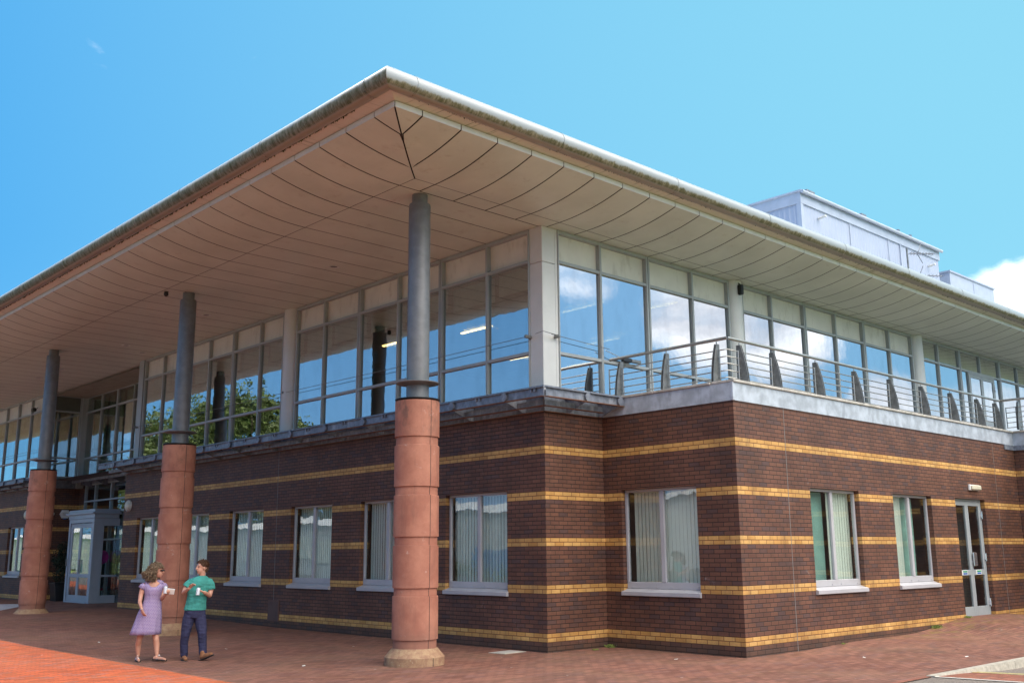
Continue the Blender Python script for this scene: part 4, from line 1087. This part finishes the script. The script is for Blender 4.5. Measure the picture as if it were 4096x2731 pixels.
q = MB(); q.bbox(-.13, .13, -.04, .04, -.04, .04, .01); q.build('body', M['black'], t_)
q = MB(); q.bbox(.15, .42, -.035, .035, -.03, .035, .01); q.build('cover', M['post'], t_)
q = MB(); q.tube([(-.6, .02, .13), (-.13, 0, .02)], .008, 6); q.tube([(.42, 0, 0), (.5, .1, .0)], .008, 6); q.build('cable', M['silver'], t_)
# tube lights inside the upper floor
tl = [(4.2, 2.9, 1.3, 'brightest, in the second pane from the corner pier'), (3.9, 6.4, 1.2, 'beside the dark interior pillar'), (5.5, 1.6, 1.0, 'low in the pane beside the corner pier'), (3.3, 9.3, .8, 'right of the round pier'),
      (7.5, 5.2, 1.2, 'deep inside behind the corner column'), (7.4, 8.4, 1.0, 'deep inside right of the round pier'), (9.6, 4.4, 1.0, 'farthest back near the corner'), (9.5, 8.0, 1.0, 'farthest back by the pillar')]
for x, y, L, w in tl:
    t_ = thing('tube_light', 'warm tube light inside the upper floor, '+w, 'tube light', (x, y, 7.42), 0, 'tube lights inside the upper floor')
    q = MB(); q.box(-.03, .03, -L/2, L/2, -.03, 0); q.build('diffuser', M['lamp'], t_)
    q = MB(); q.box(-.06, .06, -L/2-.02, L/2+.02, .001, .04); q.tube([(0, -L/3, .04), (0, -L/3, .31)], .004, 5); q.tube([(0, L/3, .04), (0, L/3, .31)], .004, 5); q.build('housing', M['white'], t_)
# aerial on the roof
t_ = thing('television_aerial', 'metal pole aerial with two yagi arrays in front of the plant room', 'aerial', (22.6, 3.4, 8.6))
q = MB(); q.tube([(0, 0, 0), (0, 0, 4.15)], .035, 8); q.build('mast', M['post'], t_)
for z, L, s_ in ((3.9, .95, 1), (3.05, 1.25, 1)):
    q = MB(); q.tube([(-.1, -.15, z), (L*.72, -L*.55-.15, z+.02)], .022, 6)
    for k in range(9):
        u = k/8; c = Vector((-.1+(L*.72+.1)*u, -.15-L*.55*u, z)); q.tube([c+Vector((-.12, -.15, 0)), c+Vector((.12, .15, 0))], .010, 5)
    q.tube([(.35, -.4, z-.35), (.2, -.3, z)], .015, 5); q.tube([(.35, -.4, z+.4), (.2, -.3, z)], .015, 5)
    q.build('yagi_array', M['galv'], t_)

t_ = thing('drain_cover', 'pale square drain cover in the paving near the narrow brick wall', 'drain cover', (-.40, .60, .004), .1)
q = MB(); q.bbox(-.28, .28, -.2, .2, -.03, .004, .004); q.build('frame', M['kerb'], t_)
q = MB(); q.bbox(-.24, .24, -.16, .16, .0045, .009, .003); q.build('lid', M['cap'], t_)
ms_ = [(-4.1, 1.3), (-3.5, 4.9), (-1.6, 3.6), (.6, -2.3), (2.9, -4.4), (5.2, -4.9), (-2.0, -1.2), (4.1, -5.5), (-4.6, 8.2), (7.4, -4.5)]
for i, (x, y) in enumerate(ms_):
    q = MB(); a = i*1.7; q.add([(0, 0, 0), (.05, .01, .004), (.06, .04, .012), (.02, .05, .006), (-.01, .02, .002)], [(0, 1, 2, 3, 4)])
    o = q.build('litter', M['paper'], None, (x, y, gh(x, y)+.003), a)
    tag(o, 'small pale scrap of litter on the paving '+['between the people and the corner column', 'behind the walking man', 'near the left brick wall', 'in front of the outer brick corner', 'below the first right-hand window', 'between the kerb and the right windows', 'right of the corner column', 'close to the kerb', 'between the two left columns', 'nearest the kerb bend'][i], 'litter', 'scraps of litter on the paving')
# ------------------------------------------------------------------ weeds along the wall foot
def weed(x, y, n, s, label, mt='weed'):
    t_ = MB()
    for _ in range(n):
        a = random.uniform(0, 2*PI); l = s*random.uniform(.4, 1); cx, cy = random.gauss(0, s*.6), random.gauss(0, s*.35)
        z = gh(x, y)
        t_.add([(cx-.008, cy, 0), (cx+.008, cy, 0), (cx+math.cos(a)*l*.5+.006, cy+math.sin(a)*l*.5, l*.6), (cx+math.cos(a)*l*.7, cy+math.sin(a)*l*.7, l*.55)], [(0, 1, 2, 3)])
    o = t_.build('weed', M[mt], None, (x, y, gh(x, y))); tag(o, label, 'weed', 'weeds growing out of the paving'); return o
weed(1.50, -.12, 60, .10, 'green weed tuft in the inner corner of the brick walls')
weed(.95, -.25, 30, .05, 'small yellow-green weed at the foot of the narrow brick wall')
weed(4.55, -3.09, 25, .05, 'small green weed left below the first right-hand window')
weed(8.3, -3.10, 120, .10, 'dry brown grass tuft between the right window and the door', 'weed')
weed(9.86, -3.10, 60, .08, 'weed at the left foot of the double door')

# ------------------------------------------------------------------ people
def fig_frame(x, y):
    # local +x = to the figure's left as the camera sees it (image right), local -y = towards the camera
    d = Vector((CP['x']-x, CP['y']-y, 0)); return math.atan2(d.y, d.x)+PI/2
def limb(b, pts, rs, seg=12, mi=0):
    """tapered limb through joints, rounded ends"""
    P_ = [Vector(p) for p in pts]; out = []; R_ = []
    for i in range(len(P_)-1):
        n = 5
        for k in range(n):
            t = k/n; out.append(P_[i].lerp(P_[i+1], t)); R_.append(rs[i]*(1-t)+rs[i+1]*t)
    out.append(P_[-1]); R_.append(rs[-1])
    b.tube(out, R_, seg, mi)
    b.ellipsoid(P_[0], (rs[0],)*3, 10, 6, mi); b.ellipsoid(P_[-1], (rs[-1],)*3, 10, 6, mi)
def remesh(o, vs, smooth=4):
    md = o.modifiers.new('Remesh', 'REMESH'); md.mode = 'VOXEL'; md.voxel_size = vs; md.use_smooth_shade = True
    sm = o.modifiers.new('Smooth', 'SMOOTH'); sm.iterations = smooth; sm.factor = .5
def rings(b, rows, seg=28, mi=0, wob=0., cap=True):
    """stack of ellipse rings: (cx, cy, z, rx, ry)"""
    v = []
    for j, (cx, cy, z, rx, ry) in enumerate(rows):
        for k in range(seg):
            a = 2*PI*k/seg; w = 1+wob*max(0, (len(rows)*.35-j)/(len(rows)*.35) if wob else 0)*math.sin(a*9+j*.1)
            v.append((cx+rx*w*math.cos(a), cy+ry*w*math.sin(a), z))
    n = len(rows)
    b.add(v, [(i*seg+k, i*seg+(k+1) % seg, (i+1)*seg+(k+1) % seg, (i+1)*seg+k) for i in range(n-1) for k in range(seg)], mi, True)
    if cap: b.add(v[:seg], [tuple(range(seg))[::-1]], mi); b.add(v[-seg:], [tuple(range(seg))], mi)
def hand(b, wrist, d, palm_n, curl=.6, s=1., mi=0):
    """wrist pos, direction of hand, palm normal; five separate fingers"""
    w = Vector(wrist); d = Vector(d).normalized(); n = Vector(palm_n).normalized(); side = d.cross(n).normalized(); n = side.cross(d)
    L = .09*s
    pc = w+d*L*.5
    rot = Matrix((side, n, d)).transposed()
    b.ellipsoid(pc, (.040*s, .016*s, .052*s), 12, 8, mi, rot)
    for i, (o_, fl) in enumerate(((-.029, .062), (-.010, .075), (.010, .070), (.028, .056))):
        p0 = w+d*L*.85+side*o_*s; ang = curl; f1 = (d*math.cos(ang*.5)+n*math.sin(ang*.5)); f2 = (d*math.cos(ang*1.4)+n*math.sin(ang*1.4)); f3 = (d*math.cos(ang*2.2)+n*math.sin(ang*2.2))
        p1 = p0+f1*fl*.45*s; p2 = p1+f2*fl*.32*s; p3 = p2+f3*fl*.25*s
        limb(b, [p0, p1, p2, p3], [.0095*s, .009*s, .008*s, .0065*s], 7, mi)
    t0 = w+d*L*.3-side*.030*s; t1 = t0-side*.022*s+d*.03*s+n*.012*s; t2 = t1+d*.03*s+n*.018*s
    limb(b, [t0, t1, t2], [.012*s, .0105*s, .008*s], 7, mi)
def head(b, c, yaw, s=1., mi=0):
    """head centred on c, facing local angle yaw (0 = towards the camera, -y ; +90deg = +x)"""
    R_ = Matrix.Rotation(yaw, 3, 'Z'); c = Vector(c)
    def T(x, y, z): return c+R_ @ Vector((x*s, y*s, z*s))
    b.ellipsoid(T(0, .012, .028), (.076*s, .095*s, .092*s), 18, 12, mi, R_)
    b.ellipsoid(T(0, -.022, -.035), (.058*s, .070*s, .078*s), 18, 12, mi, R_)
    b.ellipsoid(T(0, -.052, -.088), (.028*s, .028*s, .024*s), 12, 8, mi, R_)           # chin
    limb(b, [T(0, -.092, .018), T(0, -.112, -.018)], [.009*s, .014*s], 8, mi)           # nose
    b.ellipsoid(T(0, -.088, -.052), (.022*s, .012*s, .009*s), 10, 6, mi, R_)            # lips
    for sx in (-1, 1):
        b.ellipsoid(T(sx*.078, .008, -.008), (.009*s, .020*s, .032*s), 10, 8, mi, R_)   # ears
        b.ellipsoid(T(sx*.030, -.078, .036), (.022*s, .012*s, .008*s), 8, 6, mi, R_)    # brows
    return T
def eyes(parent, T, R_s=1.):
    q = MB()
    for sx in (-1, 1): q.ellipsoid(T(sx*.029, -.083, .016), (.010, .006, .005), 8, 6, 0)
    q.build('eyes', M['black'], parent)

def woman():
    x, y = -5.493, 3.887
    W_ = thing('person', 'woman with curly hair in a purple patterned knee-length dress, holding a can and a notebook', 'person', (x, y, gh(x, y)), fig_frame(x, y)); W_.scale = (.915,)*3
    def J(u, v, d=0.): return Vector(((u-400)/719, -d, (1450-v)/719))
    b = MB(); yaw = rad(72)
    hc = J(466, 312, .0)
    T = head(b, hc, yaw, 1.0)
    limb(b, [J(432, 455, -.02), J(446, 350, -.01)], [.052, .048], 14)
    rings(b, [(J(425, 0).x, 0, 1.02, .12, .085), (J(430, 0).x, 0, 1.15, .13, .10), (J(432, 0).x, 0, 1.28, .15, .10), (J(432, 0).x, 0, 1.37, .14, .08), (J(436, 0).x, .01, 1.42, .06, .05)], 20)
    # right arm hangs (image left)
    limb(b, [J(298, 492), J(276, 610, .02), J(268, 700, .08), J(300, 785, .22)], [.048, .042, .036, .026], 12)
    hand(b, J(302, 790, .225), (.05, -.02, -.12), (.8, .5, 0), .55)
    # left arm bent, holding
    limb(b, [J(545, 480), J(548, 590, .0), J(540, 665, .04), J(575, 610, .20)], [.046, .040, .034, .026], 12)
    hand(b, J(576, 605, .215), (.06, -.10, .05), (.2, -.1, .9), .9)
    # legs
    limb(b, [J(350, 900), J(300, 1130, .03), J(290, 1180, .02), J(283, 1240, -.03), J(290, 1375, -.05)], [.085, .058, .052, .054, .032], 14)
    limb(b, [J(465, 900), J(492, 1130, .05), J(500, 1180, .07), J(510, 1240, .06), J(520, 1365, .10)], [.085, .060, .053, .056, .033], 14)
    for (px_, pv, dd_, dx) in ((288, 1418, -.02, .02), (548, 1405, .17, .10)):
        c = J(px_, pv, dd_); limb(b, [c+Vector((-dx*.7, .06, .0)), c+Vector((dx*.2, -.02, -.005)), c+Vector((dx, -.12, -.015))], [.034, .034, .026], 10)
    bo = b.build('body', M['skin_w'], W_); remesh(bo, .0075, 3)
    eyes(W_, T)
    # dress
    d = MB(); prof = [(1110, 170, 550, .20), (1060, 185, 552, .195), (960, 215, 552, .18), (860, 245, 550, .165), (800, 268, 545, .155), (720, 305, 538, .135), (655, 322, 528, .115), (610, 320, 538, .125), (560, 312, 545, .145), (510, 300, 556, .13), (475, 300, 556, .10), (455, 330, 530, .085)]
    rows = []
    for (v, a, c, ry) in prof:
        p = J((a+c)/2, v); rows.append((p.x, 0.0, p.z, (c-a)/2/719, ry))
    seg = 56; vv = []
    for j, (cx, cy, z, rx, ry) in enumerate(rows):
        k_ = max(0, (6-j)/6)
        for k in range(seg):
            a = 2*PI*k/seg; w = 1+.035*k_*math.sin(a*11)+.02*k_*math.sin(a*5+1)
            zz = z
            if j == len(rows)-1 or j == len(rows)-2:      # V neck at the front
                fr = max(0, -math.sin(a))**6; zz -= (.10 if j == len(rows)-1 else .05)*fr
            vv.append((cx+rx*w*math.cos(a), cy+ry*w*math.sin(a), zz))
    n = len(rows)
    d.add(vv, [(i*seg+k, i*seg+(k+1) % seg, (i+1)*seg+(k+1) % seg, (i+1)*seg+k) for i in range(n-1) for k in range(seg)], 0, True)
    # sleeves
    for (p0, p1) in ((J(318, 470), J(280, 530, .0)), (J(535, 468), J(566, 528, .02))): d.tube([p0+Vector((0, 0, -.025)), p0.lerp(p1, .5), p1], [.050, .060, .064], 18, 0, False)
    # shoulder pieces to the neck, leaving the V open
    for (u0, u1) in ((330, 395), (465, 530)):
        pts = [J(u0, 475), J((u0+u1)/2, 458), J(u1, 440)] if u0 < 400 else [J(u1, 475), J((u0+u1)/2, 456), J(u0, 436)]
        d.tube(pts, [.052, .046, .030], 14, 0, True)
    do = d.build('dress', M['dress'], W_); sol = do.modifiers.new('Solidify', 'SOLIDIFY'); sol.thickness = .006
    # curly hair: many small coils
    h = MB(); random.seed(3)
    Rm = Matrix.Rotation(yaw, 3, 'Z')
    for _ in range(620):
        a = random.uniform(0, 2*PI); el = random.uniform(-.95, 1.)
        p = Vector((math.cos(a)*math.sqrt(1-el*el), math.sin(a)*math.sqrt(1-el*el), el))
        k_ = random.uniform(.86, 1.12); q_ = Vector((p.x*.122*k_, p.y*.14*k_+.038, p.z*.135*k_+.012))
        if q_.y < -.035 and q_.z < .075: continue
        if q_.z < 0: q_.x *= 1+.7*(-q_.z/.1); q_.y = q_.y*1.3+.03; q_.z *= 1.4
        if q_.y < -.01 and q_.z < -.02: continue
        c0 = hc+Rm @ q_; dn = (Rm @ Vector((p.x, p.y, -.9+p.z*.3))).normalized(); u_ = dn.cross(Vector((.3, .2, 1))).normalized(); v_ = dn.cross(u_)
        ph = random.uniform(0, 6); cr_ = random.uniform(.008, .014); L = random.uniform(.05, .085)
        h.tube([c0+dn*(L*(i/9-.5))+u_*math.cos(ph+i*1.5)*cr_+v_*math.sin(ph+i*1.5)*cr_ for i in range(10)], [.0035]+[.0062]*8+[.002], 4, 0, False)
    h.ellipsoid(hc+Rm @ Vector((0, .045, .02)), (.098, .10, .112), 14, 10)
    h.ellipsoid(hc+Rm @ Vector((0, .075, -.08)), (.12, .075, .11), 14, 10)
    ho = h.build('hair', M['hair_w'], W_)
    # sunglasses
    g = MB()
    for sx in (-1, 1): g.ellipsoid(T(sx*.032, -.094, .018), (.024, .024, .018), 10, 6)
    g.tube([T(.07, -.06, .022), T(.03, -.098, .022), T(-.03, -.098, .022), T(-.07, -.06, .022)], .003, 5); g.build('glasses', M['black'], W_)
    # sandals
    for (px_, pv, dd_, dx) in ((288, 1436, -.02, .02), (548, 1424, .17, .10)):
        c = J(px_, pv, dd_); q = MB(); q.tube([c+Vector((-dx*.9, .085, .005)), c+Vector((0, 0, .0)), c+Vector((dx*1.15, -.13, -.004))], [.036, .042, .038], 12, 0, True, (1, .42))
        o = q.build('sandal', M['sole'], W_)
        s_ = MB(); s_.tube([c+Vector((-.045, -.01, .01)), c+Vector((dx*.6, -.06, .052)), c+Vector((.05, -.01, .01))], .007, 6); s_.tube([c+Vector((-.04, .05, .03)), c+Vector((0, -.0, .085)), c+Vector((.04, .05, .03))], .007, 6); s_.build('strap', M['silver'], o)
    br_ = MB(); c = J(300, 783, .22); br_.tube([c+Vector((math.cos(a)*.031, math.sin(a)*.031, .2*math.cos(a)*.03)) for a in [2*PI*k/14 for k in range(15)]], .004, 5, 0, False); br_.build('bracelet', M['silver'], W_)
    return W_, J
def man():
    x, y = -4.872, 3.502
    W_ = thing('person', 'man in a teal t-shirt and navy trousers with brown boots, holding a can and gesturing', 'person', (x, y, gh(x, y)), fig_frame(x, y)); W_.scale = (.915,)*3
    def J(u, v, d=0.): return Vector(((u-1000)/719, -d, (1425-v)/719))
    b = MB(); yaw = rad(-58)
    hc = J(1052, 245); T = head(b, hc, yaw, 1.05)
    limb(b, [J(1065, 375, -.02), J(1062, 300, -.0)], [.062, .056], 14)
    rings(b, [(J(1000, 0).x, 0, .85, .165, .11), (J(1005, 0).x, 0, 1.0, .15, .10), (J(1020, 0).x, 0, 1.2, .17, .11), (J(1045, 0).x, 0, 1.36, .185, .105), (J(1055, 0).x, 0, 1.44, .14, .08)], 20)
    limb(b, [J(915, 425), J(862, 500, .0), J(838, 565, .03), J(905, 505, .20)], [.052, .044, .039, .030], 12)
    hand(b, J(910, 500, .21), (.07, -.03, .07), (.3, -.6, -.5), .75, 1.05)
    limb(b, [J(1165, 430), J(1188, 520, .0), J(1172, 605, .05), J(1100, 560, .22)], [.055, .046, .041, .031], 12)
    hand(b, J(1095, 557, .23), (-.09, -.03, .04), (-.3, -.1, -.9), 1.0, 1.05)
    limb(b, [J(935, 860), J(892, 1090, .04), J(888, 1375, -.01)], [.08, .055, .042], 10); limb(b, [J(1055, 860), J(1102, 1090, .10), J(1128, 1355, .12)], [.08, .055, .042], 10)
    bo = b.build('body', M['skin'], W_); remesh(bo, .008, 3); eyes(W_, T)
    # t-shirt
    s_ = MB()
    rings(s_, [(J(v_[1]/2+v_[2]/2, 0).x, v_[4], (1425-v_[0])/719, (v_[2]-v_[1])/2/719, v_[3]) for v_ in
               ((792, 855, 1133, .135, 0), (770, 853, 1137, .138, 0), (740, 862, 1136, .132, 0), (690, 874, 1134, .128, 0), (620, 884, 1140, .125, 0), (540, 888, 1155, .13, 0), (470, 895, 1176, .132, 0), (420, 893, 1190, .12, 0), (392, 912, 1172, .105, 0), (372, 945, 1148, .09, .005), (357, 985, 1128, .074, .01), (346, 1018, 1112, .058, .012))], 30)
    for pts, rs in (([J(940, 425), J(893, 455), J(862, 492, .01)], [.075, .072, .070]), ([J(1145, 420), J(1180, 465), J(1190, 532, .01)], [.078, .074, .072])): s_.tube(pts, rs, 18); s_.ellipsoid(pts[0], (.075, .07, .06), 14, 10)
    so2 = s_.build('t_shirt', M['shirt'], W_); remesh(so2, .009, 4)
    tr = MB()
    rings(tr, [(J(996, 0).x, 0, (1425-v)/719, rr, ry) for v, rr, ry in ((890, .185, .120), (840, .195, .128), (790, .185, .125), (770, .180, .12))], 24)
    limb(tr, [J(925, 880), J(905, 990, .02), J(892, 1090, .04), J(880, 1200, .0), J(890, 1355, -.02)], [.110, .098, .080, .074, .068], 16)
    limb(tr, [J(1062, 880), J(1085, 990, .04), J(1102, 1090, .10), J(1112, 1200, .08), J(1125, 1345, .12)], [.112, .100, .082, .076, .070], 16)
    for c, r_ in ((J(888, 1325, -.02), .072), (J(1122, 1312, .115), .075)): tr.ellipsoid(c, (r_, r_, .022), 12, 6)
    to = tr.build('trousers', M['trousers'], W_); remesh(to, .009, 3)
    h = MB(); random.seed(5); Rm = Matrix.Rotation(yaw, 3, 'Z')
    h.ellipsoid(hc+Rm @ Vector((0, .028, .052)), (.086, .098, .085), 16, 10); h.ellipsoid(hc+Rm @ Vector((0, .062, -.01)), (.074, .055, .085), 14, 10)
    for _ in range(420):
        a = random.uniform(0, 2*PI); el = random.uniform(-.25, 1.); p = Vector((math.cos(a)*math.sqrt(1-el*el), math.sin(a)*math.sqrt(1-el*el), el))
        q_ = Vector((p.x*.083, p.y*.102+.022, p.z*.090+.045))
        if q_.y < -.045 and q_.z < .085: continue
        if q_.y < .0 and q_.z < .04: continue
        c0 = hc+Rm @ q_; o_ = (Rm @ Vector((p.x+random.uniform(-.6, .6), p.y+random.uniform(-.6, .6), p.z*.6+random.uniform(-.2, .5)))).normalized()
        t_ = o_.cross(Vector((random.random(), random.random(), 1))).normalized()
        h.tube([c0, c0+o_*.014+t_*.004, c0+o_*.022+t_*.016, c0+o_*.022+t_*.028], [.006, .006, .005, .002], 4, 0, False)
    h.build('hair', M['hair_m'], W_)
    for (c, d, up_) in ((J(893, 1398, .02), Vector((.03, -.13, -.0)), 0.), (J(1150, 1372, .19), Vector((.11, -.10, .055)), .0)):
        q = MB(); h_ = Vector((0, 0, .0))
        limb(q, [c-d*.45+Vector((0, 0, .02)), c+d*.2+Vector((0, 0, .005)), c+d*.95+Vector((0, 0, -.006))], [.046, .045, .036], 12); limb(q, [c-d*.45+Vector((0, 0, .02)), c-d*.4+Vector((0, 0, .09))], [.045, .048], 12)
        o = q.build('boot', M['boot'], W_); remesh(o, .008, 2)
        q = MB(); q.tube([c-d*.8+Vector((0, 0, -.028)), c+d*.1+Vector((0, 0, -.038)), c+d*1.3+Vector((0, 0, -.036))], [.040, .048, .036], 12, 0, True, (1, .3)); q.build('sole', M['sole'], o)
    return W_, J
def can(p, label, tilt=(0, 0, 0)):
    t_ = thing('drink_can', label, 'can', p); t_.rotation_euler = tilt
    q = MB(); q.lathe([(.026, -.062), (.032, -.055), (.032, .048), (.027, .058)], seg=20); q.build('body', M['can'], t_)
    q = MB(); q.lathe([(.027, .058), (.027, .063), (.012, .062)], seg=20); q.build('lid', M['silver'], t_)
wo, Jw = woman(); mo, Jm = man()
bpy.context.view_layer.update()
def wp(o, v): return o.matrix_world @ v
can(wp(wo, Jw(577, 545, .27)), 'drink can in the hand of the woman in the purple dress')
can(wp(mo, Jm(1022, 545, .27)), 'pale drink can in the hand of the man in the teal t-shirt', (0, .12, 0))
nb = thing('notebook', 'white notebook with dark edge held by the woman in the purple dress', 'notebook', wp(wo, Jw(635, 565, .26)), wo.rotation_euler.z); nb.rotation_euler = (.5, .12, wo.rotation_euler.z)
q = MB(); q.bbox(-.07, .07, -.006, .006, -.05, .05, .002); q.build('pages', M['paper'], nb)
q = MB(); q.box(-.074, .074, .0065, .010, -.054, .054); q.build('cover', M['black'], nb)

# ------------------------------------------------------------------ surroundings seen in the glass, and unseen trees added for shade
def tree(x, y, h, r, seed, label):
    random.seed(seed); t_ = thing('tree', label, 'tree', (x, y, 0), 0, 'trees facing the building')
    q = MB(); q.tube([(0, 0, -.2), (.1, .05, h*.3), (0, .1, h*.7)], [.35, .25, .08], 8)
    for k in range(6): a = k*1.05; q.tube([(0, 0, h*(.25+.06*k)), (math.cos(a)*r*.6, math.sin(a)*r*.6, h*(.45+.07*k))], [.12, .03], 6)
    q.build('trunk', M['bark'], t_)
    q = MB()
    for k in range(26):
        a = random.uniform(0, 2*PI); rr = r*random.uniform(.1, .85); zz = h*random.uniform(.3, .85); s_ = r*random.uniform(.40, .60)*(1.15-.5*zz/h)
        leaves(q, (math.cos(a)*rr*(1.2-zz/h*.7), math.sin(a)*rr*(1.2-zz/h*.7), zz), (s_, s_, s_*.9), 420, .34, 0, .5, 1.1)
    leaves(q, (0, 0, h*.85), (r*.4, r*.4, h*.14), 500, .3, 0, .5, 1.)
    q.build('crown', M['leaf'], t_)
for i, (x, y, h, r) in enumerate([(-44, 117, 21., 8.5), (-44, 105, 22.5, 7.5), (-44, 94., 22.3, 7.), (-44, 84.5, 17.4, 5.4), (-44, 72, 15.6, 2.3), (-47, 131, 20, 9)]):
    tree(x, y, h, r, 20+i, ['tall broad tree', 'tallest tree', 'rounded tree', 'smaller tree', 'slender young tree', 'farthest tree'][i]+' opposite the left facade, mirrored in its glass')
for i, (x, y, h, r) in enumerate([(-31, 10, 15, 7), (-32, -3, 16, 7.5), (-30, -16, 14, 7), (-27, -29, 13, 6)]):  # unseen row added to block western sky light and darken the columns
    tree(x, y, h, r, 70+i, ['first', 'second', 'third', 'fourth'][i]+' large unseen tree behind the camera, added to the west to shade the canopy')
for i, (x, y, h, r) in enumerate([(40, -34, 9, 5), (26, -38, 8, 4.5), (55, -30, 9, 5), (12, -42, 8, 5), (75, -38, 9, 6)]):
    tree(x, y, h, r, 40+i, ['broad tree', 'round tree', 'distant tree', 'near tree', 'farthest tree'][i]+' beyond the lawn, mirrored in the right-hand windows')
wh = thing('white_building', 'long white clad hall opposite the left facade, mirrored in its windows', 'building', (-30, 26, 0))
q = MB(); corrug(q, (0, 0, 0), (0, 110, 0), 0, 4.1, .3, .03); q.build('wall', M['clad_white'], wh)
q = MB(); q.add([(.3, -.3, 4.1), (.3, 110.3, 4.1), (-9, 110.3, 5.2), (-9, -.3, 5.2)], [(0, 1, 2, 3)]); q.add([(0, 0, 0), (0, 0, 4.1), (-9, 0, 5.2), (-9, 0, 0)], [(0, 1, 2, 3)]); q.build('roof', M['clad_white'], wh)
q = MB(); q.box(.03, .09, 7.6, 10.2, .0, 1.8); q.build('panel', M['clad_blue'], wh)
for k in range(18):
    q = MB(); q.box(.03, .10, 13+4.6*k, 15+4.6*k, 1.3, 3.0); q.build('window', M['blind'], wh)
hd = MB(); random.seed(9); leaves(hd, (0, 0, .35), (.7, 11, .75), 7000, .07, 0, .5, 1.); tag(hd.build('hedge', M['leaf'], None, (-27.5, 38, 0)), 'low clipped hedge in front of the white hall', 'hedge')
